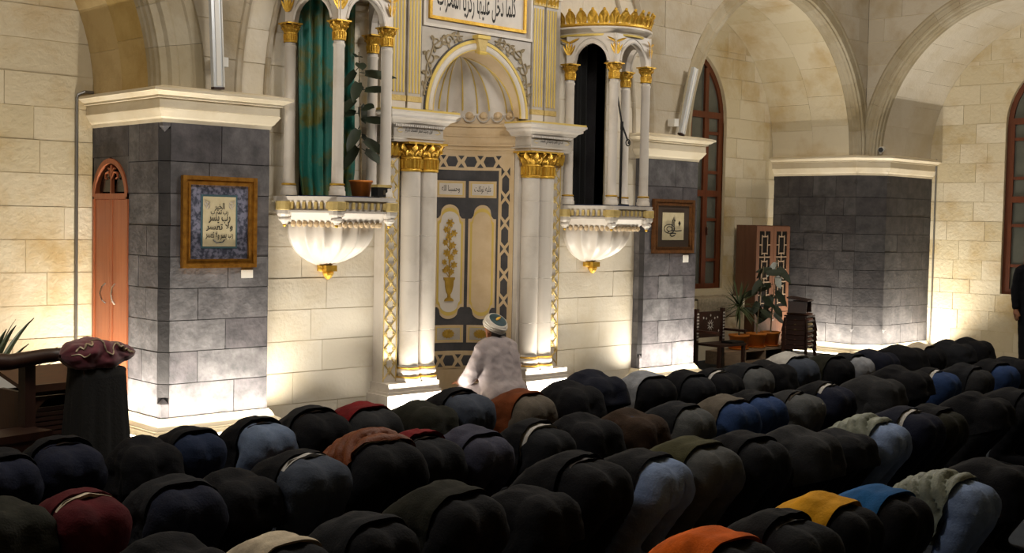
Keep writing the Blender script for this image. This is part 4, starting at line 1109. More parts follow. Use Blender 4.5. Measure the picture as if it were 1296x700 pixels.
# stack of folding book rests by the corner pier
M['cushion'] = [cloth_mat('cushion_%s' % n, a, b) for n, a, b in (('rose', '#8a6052', '#7a5346'), ('cream', '#b3a076', '#a3906a'), ('brown', '#6b4a3c', '#5d3e31'))]
for k, (z, c) in enumerate(((.10,0),(.17,0),(.24,2),(.31,1),(.38,1),(.45,0),(.52,2))):
    t = thing('stool', 'padded wooden stool, %s in the stack by the corner pier' % ('lowest','second from bottom','third from bottom','middle one','third from top','second from top','topmost')[k], 'stool', (14.98, 9.80, z-.10), .25, 'stacked stools by the corner pier')
    for sx in (-1, 1):
        for sy in (-1, 1): MB().tube([(sx*.17, sy*.15, .20), (sx*.205, sy*.18, .0)], .017, 4).build('leg', M['wood_dk'], t)
        MB().box(sx*.17-.012, sx*.17+.012, -.14, .14, .17, .21).build('rail', M['wood_dk'], t)
    MB().box(-.182, .182, -.162, .162, .2105, .232).build('seat_board', M['wood_dk'], t)
    s = MB().lathe([(0,.2325),(.17,.2325),(.185,.245),(.18,.262),(.12,.272),(0,.275)], 20).build('cushion', M['cushion'][c], t, True)
t = thing('book_rest', 'dark wooden carved book rest standing on the stool stack', 'book rest', (14.90, 9.75, .6955), .35)
for sx in (-1, 1):
    MB().add([(sx*.15,-.13,0),(sx*.15,.13,0),(sx*.12,.13,.16),(sx*.12,-.13,.16),(sx*.17,-.13,0),(sx*.17,.13,0),(sx*.14,.13,.16),(sx*.14,-.13,.16)], [(0,1,2,3),(7,6,5,4),(0,4,5,1),(1,5,6,2),(2,6,7,3),(3,7,4,0)]).build('leg_panel', M['wood_dk'], t)
MB().add([(-.17,-.15,.161),(.17,-.15,.161),(.17,.15,.20),(-.17,.15,.20),(-.17,-.15,.18),(.17,-.15,.18),(.17,.15,.22),(-.17,.15,.22)], [(0,1,2,3),(7,6,5,4),(0,4,5,1),(1,5,6,2),(2,6,7,3),(3,7,4,0)]).build('top_board', M['wood_dk'], t)
MB().box(-.12,.12,-.012,.012,.05,.08).build('stretcher', M['wood_dk'], t)
# beige coat on a hook beside the window
M['beige_cloth'] = cloth_mat('beige_cloth', '#7a5f3a', '#6a5130')
t = thing('coat_stand', 'beige cloak on a wooden stand behind the middle pier by the window', 'coat', (13.33, 10.60, 0))
MB().lathe([(0,1.70),(.05,1.68),(.09,1.60),(.15,1.5),(.17,1.2),(.19,.9),(.20,.72),(.18,.72)], 18, sy=.55).build('cloak', M['beige_cloth'], t, True)
MB().tube([(0,0,0), (0,0,1.78)], .015, 8).build('pole', M['wood_dk'], t); MB().lathe([(0,0),(.16,0),(.16,.02),(.03,.04),(0,.04)], 18).build('base', M['wood_dk'], t)
# fluffy white rug over the sill bench
M['fleece'] = mat('white_fleece', '#a79c87', .95, col2='#8b806c', ns=30, bump=.6, bs=120)
t = thing('sill_bench', 'pale stone bench under the window with a white fleece', 'bench', (14.15, 10.78, 0))
MB().box(-.75, .62, -.18, .22, 0, .84).build('bench', M['lime'], t)
rows = []
for i in range(13):
    row = []
    for j in range(31):
        u = -.5+1.05*j/30; s = i/12
        row.append((u, -.20+.36*max(0, (s-.35)/.65),   .88+.012*noise.noise((u*9, s*7, 1))+(0 if s > .35 else -(.35-s)*.75-.03*abs(noise.noise((u*14, 2, 0))))))
    rows.append(row)
MB().grid(rows).build('fleece', M['fleece'], t, True)

# ================================================================== left hand group
M['burgundy'] = mat('burgundy_velvet', '#6a1a2e', .7, col2='#4a1020', ns=9, sheen=.4)
M['embroid'] = mat('silver_embroidery', '#a4957c', .5, metal=.4)
t = thing('draped_stand', 'tall stand draped in black cloth holding the burgundy bundle', 'stand', (3.72, 8.0, 0))
rows = []
for i in range(15):
    f = i/14; z = .855*(1-f); row = []
    for j in range(80):
        a = 2*pi*j/80; c, s = cos(a), sin(a); k = 1/max(abs(c), abs(s))**.55
        r = (.165+.055*f)*k*(1+.055*f*sin(11*a+1)+.03*f*sin(23*a)); row.append((r*c*1.05, r*s*.9, z))
    rows.append(row)
mb = MB(); mb.grid(rows, True); mb.f.append(tuple(range(80))); mb.build('drape', M['black_cloth'], t, True)
MB().box(-.15,.15,-.13,.13,.80,.852).build('top_board', M['wood_dk'], t)
t = thing('cloth_bundle', 'burgundy velvet bundle with silver embroidery on the black stand', 'cloth', (3.72, 7.98, .858))
def onb(u, a, k=1.0):
    e = max(0.02, (1-abs(u)**(2.6 if u < 0 else 1.7)))**.6; ca, sa = cos(a), sin(a)
    n_ = k*(1+.22*noise.noise((u*2.6+5, ca*1.5, sa*1.5+3))+.10*noise.noise((u*7, ca*3, sa*3)))
    sq = 1/max(abs(ca), abs(sa))**.5
    return Vector((.265*u, .16*e*ca*n_*sq, max(.0, .09+(.10-.02*u)*e*sa*n_*sq)))
mb = MB(); mb.grid([[onb(-1+2*i/32, 2*pi*j/44) for j in range(44)] for i in range(33)], True); bn = mb.build('velvet', M['burgundy'], t, True)
def emb(uv, r=.006): MB().tube([onb(u, a, 1.03) for u, a in uv], r, 5).build('embroidery', M['embroid'], t)
def spl(P, n=6):
    out = []
    for i in range(len(P)-1):
        p0, p1, p2, p3 = P[max(i-1,0)], P[i], P[i+1], P[min(i+2, len(P)-1)]
        for k in range(n):
            t_ = k/n; out.append(tuple(.5*((2*b)+(-a+c)*t_+(2*a-5*b+4*c-q)*t_*t_+(-a+3*b-3*c+q)*t_**3) for a, b, c, q in zip(p0, p1, p2, p3)))
    return out+[P[-1]]
emb(spl([(-.32,1.95),(-.2,2.1),(-.1,2.35),(-.06,2.7),(.02,2.95),(.1,3.05),(.16,2.85),(.17,2.55),(.26,2.3),(.36,2.2)]), .005)
emb(spl([(.30,2.2),(.36,2.5),(.46,2.45),(.5,2.7),(.6,2.6),(.66,2.9),(.75,2.85),(.8,3.0)]), .008)
emb(spl([(-.75,2.7),(-.66,2.45),(-.58,2.6),(-.5,2.3),(-.42,2.5),(-.34,2.2)]), .008); emb(spl([(-.85,3.0),(-.7,2.95),(-.6,3.15),(-.5,2.95)]), .005)
t = thing('lectern_desk', 'dark wooden desk with arched front behind the black stand', 'desk', (3.62, 8.62, 0), .12)
MB().add([(-.26,-.2,.66),(.30,-.2,.66),(.30,.2,.76),(-.26,.2,.76),(-.26,-.2,.69),(.30,-.2,.69),(.30,.2,.79),(-.26,.2,.79)], [(0,1,2,3),(7,6,5,4),(0,4,5,1),(1,5,6,2),(2,6,7,3),(3,7,4,0)]).build('top', M['wood_mid'], t)
MB().box(-.26,.30,-.22,-.2005,.66,.71).build('lip', M['wood_mid'], t)
for x in (-.25, .25): MB().box(x, x+.04, -.18, .18, 0, .655).build('side_panel', M['wood_mid'], t)
A = Arch(.02, .20, .0, .42); mb = MB()
for sd in (-1, 1):
    for a, b in zip([.42+.2*i/8 for i in range(8)], [.42+.2*(i+1)/8 for i in range(8)]):
        mb.prism([(sd*A.half(a)+.02, a), (sd*.23+.02, a), (sd*.23+.02, b), (sd*A.half(b)+.02, b)], lambda u, w, d: (u, d, w), -.17, -.15)
    mb.prism([(sd*.20+.02, 0), (sd*.23+.02, 0), (sd*.23+.02, .42), (sd*.20+.02, .42)], lambda u, w, d: (u, d, w), -.17, -.15)
mb.build('arched_front', M['wood_mid'], t)
for k in range(7): MB().box(-.18, .22, -.14, -.125, .30+.035*k, .325+.035*k).build('slat', M['wood_dk'], t)
MB().box(-.20,.24,-.12,.17,.27,.29).build('shelf', M['wood_dk'], t); MB().box(-.209,.249,.14,.16,.0,.65).build('back_panel', M['wood_dk'], t)
t = thing('bench', 'dark wooden bench with a padded rail at the left edge', 'bench', (3.05, 8.30, 0), .2)
mb = MB(); mb.tube([(-.6,-.05,.78),(-.35,-.02,.90),(-.05,.0,.91),(.2,-.03,.89),(.42,-.10,.92),(.56,-.16,.93)], [.07,.08,.07,.055,.05,.045], 12); mb.build('padded_rail', M['burg_dk'] if 'burg_dk' in M else M['wood_dk'], t, True)
for x in (-.5, -.12, .35): MB().box(x-.04, x+.04, -.04, .04, 0, .88).build('post', M['wood_dk'], t)
MB().box(-.55, .38, -.25, .03, .38, .43).build('seat', M['wood_dk'], t); MB().box(-.5,.35,-.24,-.21,0,.379).build('front_panel', M['wood_dk'], t)
t = thing('carton', 'white cardboard carton with a black mark behind the bench', 'box', (3.50, 9.28, 0))
MB().box(-.28,.22,-.16,.16,.0,.74).build('carton', M['card'], t)
MB().box(-.14,-.10,-.163,-.1605,.63,.70).add([(-.10,-.163,.665),(-.06,-.163,.70),(-.04,-.163,.70),(-.075,-.163,.665),(-.04,-.163,.63),(-.06,-.163,.63)], [(0,1,2,3),(0,3,4,5)]).build('mark', M['ink'], t)
t = thing('potted_plant', 'palm plant with long drooping leaves at the left edge', 'plant', (3.55, 9.75, 0))
pot(t, .18, .30, M['terra']); rnd = random.Random(4)
for k in range(34):
    a = 2*pi*k/26*2.6; e = rnd.uniform(.55, 1.3); L = rnd.uniform(.95, 1.4); d = Vector((cos(a)*cos(e), sin(a)*cos(e), sin(e))); b0 = Vector((0,0,.28))
    mb = MB(); leaf_mesh(mb, b0, b0+d*L, .055, Vector((-.2,-.3,-1)), .35, 8); mb.build('leaf', M['leaf2'], t)
t = thing('stool', 'small pale wooden stool at the lower left edge', 'stool', (2.72, 7.55, 0), .3)
MB().box(-.17,.17,-.14,.14,.37,.40).build('seat', M['wood_pale'], t)
for sx in (-1, 1):
    for sy in (-1, 1): MB().box(sx*.14-.015, sx*.14+.015, sy*.11-.015, sy*.11+.015, 0, .3695).build('leg', M['wood_pale'], t)

# ================================================================== unseen fill lights, added in the shape of ring chandeliers above the frame
def fill_chandelier(x, y, z, label):
    t = thing('fill_chandelier', label, 'fill_chandelier', (x, y, z), group='added ring fill lights over the hall')
    MB().tube([(.7*cos(a), .7*sin(a), 0) for a in [2*pi*i/32 for i in range(33)]], .02, 8).build('ring', M['metal'], t)
    MB().tube([(0,0,0.4), (0,0,6.4-z)], .012, 6).build('chain', M['metal'], t)
    for k in range(3): a = 2*pi*k/3; MB().tube([(.7*cos(a), .7*sin(a), 0), (0,0,.42)], .008, 6).build('arm', M['metal'], t)
    for k in range(10): a = 2*pi*k/10; MB().sphere((.7*cos(a), .7*sin(a), .08), .06, 10, 6).build('globe', M['fill_bulb'], t, True)
    L = bpy.data.lights.new('lamp', 'POINT'); L.energy = FILL_W; L.shadow_soft_size = .5; L.color = (1.0, .955, .90)
    o = bpy.data.objects.new('lamp', L); COL.objects.link(o); o.location = (x, y, z-.1)
fill_chandelier(2.2, 6.4, 4.7, 'added ring of fill lights over the left of the hall'); fill_chandelier(7.4, 6.4, 4.9, 'added ring of fill lights over the middle of the hall'); fill_chandelier(12.4, 6.4, 5.0, 'added ring of fill lights over the right of the hall')

# ================================================================== people
_b = bmesh.new(); bmesh.ops.create_icosphere(_b, subdivisions=2, radius=1); _b.verts.index_update()
ICO = ([tuple(v.co) for v in _b.verts], [tuple(v.index for v in f.verts) for f in _b.faces]); _b.free()
def blob(name, chains, voxel=.017, smooth=6, clampz=True, folds=0., fseed=0, quilt=None, ells=()):
    """one continuous surface grown from chains of (x, y, z, radius) joints"""
    vs, fs = [], []
    def ball(c, r):
        n = len(vs); vs.extend([(c[0]+x*r[0], c[1]+y*r[1], c[2]+z*r[2]) for x, y, z in ICO[0]]); fs.extend([(i+n, j+n, k+n) for i, j, k in ICO[1]])
    for ch in chains:
        for i in range(max(1, len(ch)-1)):
            a = ch[i]; b = ch[min(i+1, len(ch)-1)]
            L = (Vector(b[:3])-Vector(a[:3])).length; n = max(1, int(L/(.28*min(a[3], b[3])))+1)
            for k in range(n+1):
                t = k/n; p = [a[j]+(b[j]-a[j])*t for j in range(4)]; ball(p, (p[3],)*3)
    for c, r in ells: ball(c, r)
    me = bpy.data.meshes.new(name); me.from_pydata(vs, [], fs)
    o = bpy.data.objects.new(name, me); COL.objects.link(o)
    md = o.modifiers.new('r', 'REMESH'); md.mode = 'VOXEL'; md.voxel_size = voxel
    sm = o.modifiers.new('s', 'SMOOTH'); sm.factor = .5; sm.iterations = smooth
    dg = bpy.context.evaluated_depsgraph_get(); out = bpy.data.meshes.new_from_object(o.evaluated_get(dg))
    bpy.data.objects.remove(o); bpy.data.meshes.remove(me)
    out.name = name; out.update()
    if folds or quilt:
        nr = [v.normal.copy() for v in out.vertices]
        for v, n in zip(out.vertices, nr):
            p = v.co
            if quilt: v.co = p + n*quilt*(abs(sin((p.y*1.0-p.z*.55)*pi/.085))**.5-.6)
            if folds:
                q = noise.noise((p.x*7+fseed, p.y*4.2, p.z*9)) + .55*noise.noise((p.x*15, p.y*9+fseed, p.z*19))
                v.co = v.co + n*folds*(1-2*abs(q))
    if clampz:
        for v in out.vertices:
            if v.co.z < .003: v.co.z = .003
    out.polygons.foreach_set('use_smooth', [True]*len(out.polygons))
    return out

def cut_hem(me, co_, no_, region=None, thick=.009):
    """trim a garment behind a plane so that it ends in a clean hem, and give the cloth a thickness"""
    bm = bmesh.new(); bm.from_mesh(me); n = Vector(no_).normalized(); c = Vector(co_)
    bmesh.ops.bisect_plane(bm, geom=bm.verts[:]+bm.edges[:]+bm.faces[:], plane_co=c, plane_no=n)
    kill = [f for f in bm.faces if (f.calc_center_median()-c).dot(n) > 0 and (region is None or region(f.calc_center_median()))]
    bmesh.ops.delete(bm, geom=kill, context='FACES')
    bm.normal_update(); bd = [e for e in bm.edges if e.is_boundary]
    nv = {}
    for e in bd:
        for v in e.verts: nv[v] = v.normal.copy()
    # roll the hem inwards
    r = bmesh.ops.extrude_edge_only(bm, edges=bd); vs = [g for g in r['geom'] if isinstance(g, bmesh.types.BMVert)]
    for v in vs:
        q = next((nv[w] for w in (e.other_vert(v) for e in v.link_edges) if w in nv), n)
        v.co = v.co - q*thick*2.2 - n*.012
    bm.to_mesh(me); bm.free(); me.polygons.foreach_set('use_smooth', [True]*len(me.polygons))
    try: me.set_sharp_from_angle(angle=radians(60))
    except Exception: pass
    return me
def pocket(me, s, name='back_pocket'):
    vs, fs, mp = [], [], {}
    for p in me.polygons:
        c = p.center
        if .034 < s*c.x < .118 and .425 < c.z < .525 and c.y < -.04 and p.normal.y < -.2:
            f = []
            for i in p.vertices:
                if i not in mp:
                    v = me.vertices[i]; mp[i] = len(vs); vs.append(tuple(v.co+v.normal*.004))
                f.append(mp[i])
            fs.append(f)
    q = bpy.data.meshes.new(name); q.from_pydata(vs, [], fs); q.polygons.foreach_set('use_smooth', [True]*len(q.polygons)); return q
FOOT = []
def sujud(k):
    """garment meshes of a man in prostration, facing +Y, hips over the origin; k varies the pose"""
    rnd = random.Random(100+k); sp = (.0, .015, -.012, .02, .005)[k]; wd = (1, 1.07, .95, 1.1, 1.0)[k]; tz = (0, .01, -.01, .0, .015)[k]; kn = (.15, .19, .12, .17, .21)[k]; an = kn-.43
    X = lambda v: v*wd
    hip = [[(s*X(.077), -.03, .482, .124), (s*X(.072), .05, .494, .120)] for s in (-1, 1)]
    hips = hip + [[(0, -.03, .462, .122), (0, .0, .485, .118), (0, .12, .498+tz, .124)], [(-X(.055), .10, .492+tz, .122), (X(.055), .10, .492+tz, .122)]]
    legs = []
    for s in (-1, 1):
        legs.append([(s*X(.084+sp), -.032, .44, .116), (s*(.098+sp), kn*.42, .27, .094), (s*(.109+sp), kn, .085, .072)])
        legs.append([(s*(.109+sp), kn, .078, .070), (s*(.106+sp), kn-.22, .070, .060), (s*(.102+sp), an, .066, .047)])
    tr = blob('trousers', hips+legs, .015, 6, folds=.004, fseed=k)
    flap = lambda y: [[(s*X(.085), y, .49, .085), (s*.145, y+.03, .40, .055), (s*.165, y+.05, .31, .042)] for s in (-1, 1)] + [[(s*.165, y+.05, .31, .042), (s*.17, .30, .27, .05)] for s in (-1, 1)] + [[(s*.14, y+.03, .40, .055), (s*.15, .32, .32, .06)] for s in (-1, 1)]
    torso = lambda e: [[(s*.05, .14, .497+tz, .122+e), (s*.064, .27, .43, .122+e), (s*.074, .40, .31, .112+e)] for s in (-1, 1)] + [[(0, .14, .505+tz, .12+e), (0, .28, .44, .122+e), (0, .42, .31, .115+e)], [(-.14, .435, .275, .072+e), (.14, .435, .275, .072+e)]]
    arms = lambda e: [[(s*.165, .435, .255, .064+e), (s*.25, .44, .14, .054+e), (s*.255, .48, .078, .05+e), (s*.20, .62, .046, .038+e)] for s in (-1, 1)]
    hem_s = [[(-X(.060), .09, .495+tz, .146), (X(.060), .09, .495+tz, .146)], [(0, .08, .505+tz, .140), (0, .2, .475+tz, .145)]]
    hem_m = [[(-X(.066), .03, .494, .146), (X(.066), .03, .494, .146)], [(0, .02, .502, .136), (0, .18, .49, .145)], [(-X(.06), .12, .49+tz, .143), (X(.06), .12, .49+tz, .143)]]
    js = cut_hem(blob('jacket', torso(.026)+arms(.014)+hem_s+flap(.07), .016, 6, folds=.006, fseed=k+20), (0, .075, .6), (0, -1, -.12))
    jm = cut_hem(blob('jacket', torso(.026)+arms(.014)+hem_m+flap(.03), .016, 6, folds=.006, fseed=k+30), (0, .0, .6), (0, -1, -.22))
    hem_l = [[(s*X(.080), -.032, .484, .142), (s*X(.086), -.05, .42, .138), (s*X(.092), -.05, .34, .128)] for s in (-1, 1)] + [[(0, -.03, .49, .128), (0, .17, .495, .145)], [(-X(.066), .09, .488, .142), (X(.066), .09, .488, .142)], [(-X(.07), -.09, .40, .09), (X(.07), -.09, .40, .09)]]
    jl = cut_hem(blob('jacket', torso(.024)+arms(.014)+hem_l+flap(.0), .017, 6, folds=.006, fseed=k+40), (0, 0, .285+.02*k), (0, -.35, -1), lambda c: c.y < .2)
    jp = cut_hem(blob('jacket', torso(.038)+arms(.024)+hem_m+flap(.03), .015, 3, folds=.005, fseed=k+50, quilt=.034), (0, .02, .6), (0, -1, -.3))
    sh = cut_hem(blob('shirt', [[(-X(.06), .04, .494+tz*.5, .134), (X(.06), .04, .494+tz*.5, .134)], [(0, .03, .505, .130), (0, .14, .505+tz, .132)], [(-X(.056), .12, .49+tz, .132), (X(.056), .12, .49+tz, .132)]], .015, 5), (0, .035, .6), (0, -1, -.1))
    bd = [[(0, .05, .46, .06), (0, .30, .40, .06), (0, .46, .25, .052), (0, .55, .165, .055)]]
    for s in (-1, 1):
        bd.append([(0, .42, .29, .05), (s*.15, .435, .26, .045), (s*.245, .44, .14, .035), (s*.25, .48, .078, .032), (s*.20, .62, .046, .029), (s*.19, .675, .03, .031), (s*.182, .705, .024, .028)])
        for f, (dx, L) in enumerate(((-.03, .06), (-.01, .075), (.01, .08), (.028, .065))):
            bd.append([(s*.18+dx, .70, .02, .0122), (s*.177+dx*1.25, .70+L*.6, .018, .011), (s*.175+dx*1.35, .70+L, .012, .0095)])
        bd.append([(s*.18-s*.02, .665, .022, .013), (s*.18-s*.055, .70, .016, .011), (s*.18-s*.06, .725, .013, .010)])
    body = blob('body', bd, .011, 2, ells=[((0, .60, .132), (.076, .095, .103)), ((0, .655, .052), (.016, .022, .02)), ((-.078, .585, .132), (.012, .028, .022)), ((.078, .585, .132), (.012, .028, .022)), ((0, .62, .068), (.053, .058, .054))])
    hair = blob('hair', [], .013, 3, ells=[((0, .588, .160), (.082, .097, .09))])
    so = blob('sock', [[(0, an+.01, .062, .047), (0, an-.045, .052, .043), (0, an-.07, .035, .04)], [(-.03, an-.085, .018, .02), (.03, an-.085, .018, .02)]], .012, 3)
    bl = cut_hem(blob('belt', [[(s*X(.062), .03, .4945, .1295) for s in (-1, 1)], [(0, .02, .50, .126), (0, .1, .505, .126)]], .014, 5), (0, .045, .6), (0, -1, -.1))
    FOOT.append(.102+sp); pk = [pocket(tr, q) for q in (-1, 1)]
    return dict(trousers=tr, s=js, m=jm, l=jl, p=jp, shirt=sh, body=body, hair=hair, sock=so, belt=bl, pk0=pk[0], pk1=pk[1])
POSE = [sujud(k) for k in range(5)]
FAB = {}
def fabric(c, kind):
    key = (c, kind)
    if key not in FAB:
        h = CLO[c]; h2 = '#%02x%02x%02x' % tuple(max(0, min(255, int(int(h[i:i+2], 16)*(.78 if kind != 'jean' else 1.16)))) for i in (1, 3, 5))
        FAB[key] = mat('%s_%s' % (c.replace(' ', '_'), kind), h, .9 if kind != 'puff' else .5, col2=h2, ns=7 if kind != 'jean' else 11, mix=(.35,.7), bump=.25, bs=90, spec=.2)
    return FAB[key]
CLO = {'black': '#0b0c12', 'charcoal': '#181a20', 'navy': '#121626', 'dark blue': '#182238', 'blue': '#22355a', 'light blue': '#6a7b9c', 'mid blue': '#566379', 'grey': '#4f5153', 'slate grey': '#363c48', 'light grey': '#8d9098', 'taupe': '#5d564e', 'olive': '#3f3e28', 'dark olive': '#1f2019', 'brown': '#33241a', 'rust': '#6b3517', 'red': '#6a1016', 'burgundy': '#4a0d16', 'white': '#b9b7b4', 'cream': '#c2b59f', 'orange': '#d8620e', 'yellow': '#d69a1e', 'bright blue': '#1f5a96', 'sage': '#7a8074', 'purple grey': '#3b3c4c', 'dark grey': '#292a2d'}
M['skin'] = mat('skin', '#8d5f45', .55, col2='#7f523a', ns=20); M['hair'] = mat('dark_hair', '#17110d', .8, bump=.6, bs=200); M['sock'] = mat('dark_sock', '#1a1a1c', .95); M['belt'] = mat('leather_belt', '#1d140e', .4)
# (x along the wall, hip height, jacket colour, trouser colour, jacket cut, shirt showing)
ROWS = [
 ('front row', 6.6, [(2.56,.59,'black','navy','m',0),(2.93,.61,'black','navy','s',0),(3.40,.57,'black','black','l',0),(3.73,.60,'black','dark blue','m',0),(4.22,.60,'black','mid blue','s','belt'),
   (4.61,.64,'charcoal','black','s','belt'),(5.03,.63,'red','dark grey','m',0),(5.50,.61,'dark olive','charcoal','l',0),(5.88,.66,'black','slate grey','s',0),(6.48,.61,'rust','taupe','m',0),
   (6.98,.63,'black','charcoal','l',0),(7.35,.67,'navy','black','l',0),(8.00,.62,'light grey','black','m',0),(8.50,.60,'black','charcoal','m',0),(8.90,.60,'black','black','s','white'),(9.34,.62,'charcoal','grey','m',0),
   (9.72,.62,'black','black','l',0),(10.11,.66,'white','slate grey','m',0),(10.72,.62,'dark olive','black','m',0),(11.14,.61,'charcoal','light grey','m',0),(11.57,.62,'navy','navy','l',0),(12.19,.63,'black','charcoal','l',0),(12.64,.62,'cream','black','m',0),(13.22,.62,'charcoal','dark grey','l',0),(13.88,.61,'black','black','l',0)]),
 ('second row', 5.4, [(2.12,.60,'dark olive','black','l',0),(2.47,.61,'burgundy','burgundy','s','cream'),(2.95,.60,'charcoal','navy','m',0),(3.33,.57,'black','black','l',0),(3.70,.65,'black','slate grey','s','white'),
   (4.17,.68,'rust','black','p','white'),(4.57,.64,'red','charcoal','s',0),(4.98,.62,'purple grey','purple grey','m',0),(5.46,.62,'black','charcoal','s','white'),(5.95,.61,'black','black','l',0),(6.43,.60,'brown','dark blue','l',0),(6.95,.61,'charcoal','grey','m',0),
   (7.40,.62,'taupe','blue','m',0),(7.84,.62,'black','blue','m',0),(8.30,.60,'dark grey','grey','s',0),(8.86,.61,'black','navy','s','white'),(9.50,.62,'dark grey','dark grey','l',0),(10.06,.65,'black','black','l',0),(10.59,.61,'black','blue','s','white'),(11.21,.60,'charcoal','dark grey','m',0),(11.78,.60,'black','blue','m',0),(12.30,.61,'black','black','l',0)]),
 ('third row', 4.25, [(2.33,.62,'black','black','l',0),(2.83,.56,'cream','charcoal','m',0),(3.26,.59,'charcoal','black','m',0),(3.73,.65,'dark olive','black','m',0),(4.25,.58,'black','charcoal','l',0),(4.68,.68,'black','black','s','belt'),(5.18,.64,'black','light blue','m',0),
   (5.61,.66,'olive','grey','m',0),(6.07,.65,'black','charcoal','m',0),(6.64,.62,'dark grey','black','l',0),(7.12,.56,'charcoal','black','l',0),(7.53,.60,'sage','light blue','p','white'),(8.04,.62,'navy','navy','s','white'),(8.46,.59,'black','dark olive','m',0),(9.16,.62,'black','charcoal','l',0),(9.74,.62,'black','black','m',0)]),
 ('fourth row', 3.0, [(4.13,.62,'orange','black','m',0),(4.60,.62,'black','charcoal','s','belt'),(5.10,.61,'yellow','black','m',0),(5.59,.59,'bright blue','black','m',0),(6.20,.59,'sage','light blue','p',0),(6.77,.59,'black','black','l',0)])]
ORD = ['first','second','third','fourth','fifth','sixth','seventh','eighth','ninth','tenth','eleventh','twelfth','thirteenth','fourteenth','fifteenth','sixteenth','seventeenth','eighteenth','nineteenth','twentieth','twenty-first','twenty-second','twenty-third','twenty-fourth','twenty-fifth']
CUT = {'s': 'short jacket', 'm': 'jacket', 'l': 'long coat', 'p': 'quilted jacket'}
def omat(o, m):
    o.material_slots[0].link = 'OBJECT'; o.material_slots[0].material = m
for P_ in POSE:
    for me in P_.values():
        if not me.materials: me.materials.append(M['skin'])
rp = random.Random(21)
for rn_, ry, men in ROWS:
    for i, (x, h, jc, tc, cut, shirt) in enumerate(men):
        k = rp.randrange(5); P_ = POSE[k]; s = h/.622
        t = thing('person', 'man prostrating in %s %s and %s trousers, %s from left, %s' % (jc, CUT[cut], tc, ORD[i], rn_), 'person', (x, ry+rp.uniform(-.05, .05), 0), radians(rp.uniform(-7, 7)), 'men prostrating in rows')
        t.scale = (s*rp.uniform(.88, .97), s, s)
        omat(inst('body', P_['body'], t), M['skin']); omat(inst('hair', P_['hair'], t), M['hair'])
        jean = tc in ('blue', 'light blue', 'dark blue', 'mid blue', 'navy', 'slate grey')
        omat(inst('trousers', P_['trousers'], t), fabric(tc, 'jean' if jean else 'cloth'))
        omat(inst('jacket', P_[cut], t), fabric(jc, 'puff' if cut == 'p' else 'cloth'))
        [omat(inst('sock', P_['sock'], t, (sx*FOOT[k], 0, 0)), M['sock']) for sx in (-1, 1)]
        if jean and cut != 'l':
            for q in ('pk0', 'pk1'): omat(inst('back_pocket', P_[q], t), fabric(tc, 'jean'))
        if shirt == 'belt' or cut == 's': omat(inst('belt', P_['belt'], t), M['belt'])
        if shirt and shirt != 'belt': omat(inst('shirt', P_['shirt'], t), fabric(shirt, 'cloth'))

# ---- the imam kneeling before the niche
t = thing('person', 'imam kneeling before the prayer niche in a pale robe and white turban', 'person', (8.33, 8.95, 0), radians(4))
M['robe'] = mat('pale_robe', '#a59b9c', .85, col2='#958b8e', ns=8, bump=.2, bs=60); M['turban'] = mat('white_turban', '#d3cdc4', .8, col2='#c2bbb0', ns=25); M['turban_top'] = mat('dark_teal_cap', '#16323a', .6, col2='#1f4650', ns=14)
rb = [[(-.10, -.12, .20, .17), (.10, -.12, .20, .17)], [(-.08, -.08, .26, .165), (-.095, -.03, .42, .155), (-.115, -.0, .56, .14)], [(.08, -.08, .26, .165), (.095, -.03, .42, .155), (.115, -.0, .56, .14)], [(0, -.06, .3, .17), (0, -.01, .6, .13)], [(-.195, .01, .645, .08), (-.08, .0, .665, .09), (.08, .0, .665, .09), (.195, .01, .645, .08)], [(0, .01, .66, .075), (0, .02, .70, .06)]]
for s in (-1, 1):
    rb.append([(s*.215, .01, .60, .08), (s*.285, .03, .45, .075), (s*.295, .09, .36, .072), (s*.20, .25, .30, .055), (s*.17, .31, .29, .045)])
    rb.append([(s*.10, -.05, .16, .15), (s*.14, .18, .16, .12), (s*.15, .36, .13, .10)]); rb.append([(s*.14, .34, .10, .09), (s*.13, .0, .07, .07), (s*.12, -.24, .07, .06)])
me = blob('robe', rb, .015, 4, folds=.009, fseed=9); me.materials.append(M['robe']); inst('robe', me, t)
bd = [[(0, -.05, .3, .06), (0, .0, .6, .06), (0, .02, .68, .05), (0, .035, .76, .052)]]
for s in (-1, 1):
    bd.append([(0, 0, .62, .05), (s*.20, .01, .60, .04), (s*.27, .05, .40, .035), (s*.20, .25, .30, .03), (s*.17, .31, .285, .032), (s*.155, .37, .27, .034)])
    for dx, L in ((-.028,.06),(-.01,.075),(.01,.078),(.027,.062)): bd.append([(s*.155+dx, .375, .27, .012), (s*.15+dx*1.2, .375+L*.7, .262, .011), (s*.15+dx*1.25, .375+L, .245, .010)])
    bd.append([(s*.135, .34, .27, .013), (s*.105, .375, .26, .011)])
me = blob('body', bd, .011, 2, ells=[((0, .045, .81), (.078, .097, .115)), ((0, .14, .80), (.016, .025, .02)), ((-.08, .035, .80), (.012, .026, .032)), ((.08, .035, .80), (.012, .026, .032)), ((0, .085, .745), (.05, .05, .05)), ((-.03,.135,.825),(.014,.012,.01)), ((.03,.135,.825),(.014,.012,.01))]); me.materials.append(M['skin']); inst('body', me, t)
me = blob('hair', [], .011, 2, ells=[((0, .025, .815), (.082, .092, .095))]); me.materials.append(mat('grey_hair', '#3a3430', .8)); inst('hair', me, t)
me = blob('sock', [[(0, -.24, .06, .05), (0, -.33, .04, .04)]], .012, 3); me.materials.append(M['sock']); inst('sock', me, t, (-.115,0,0)); inst('sock', me, t, (.115,0,0))
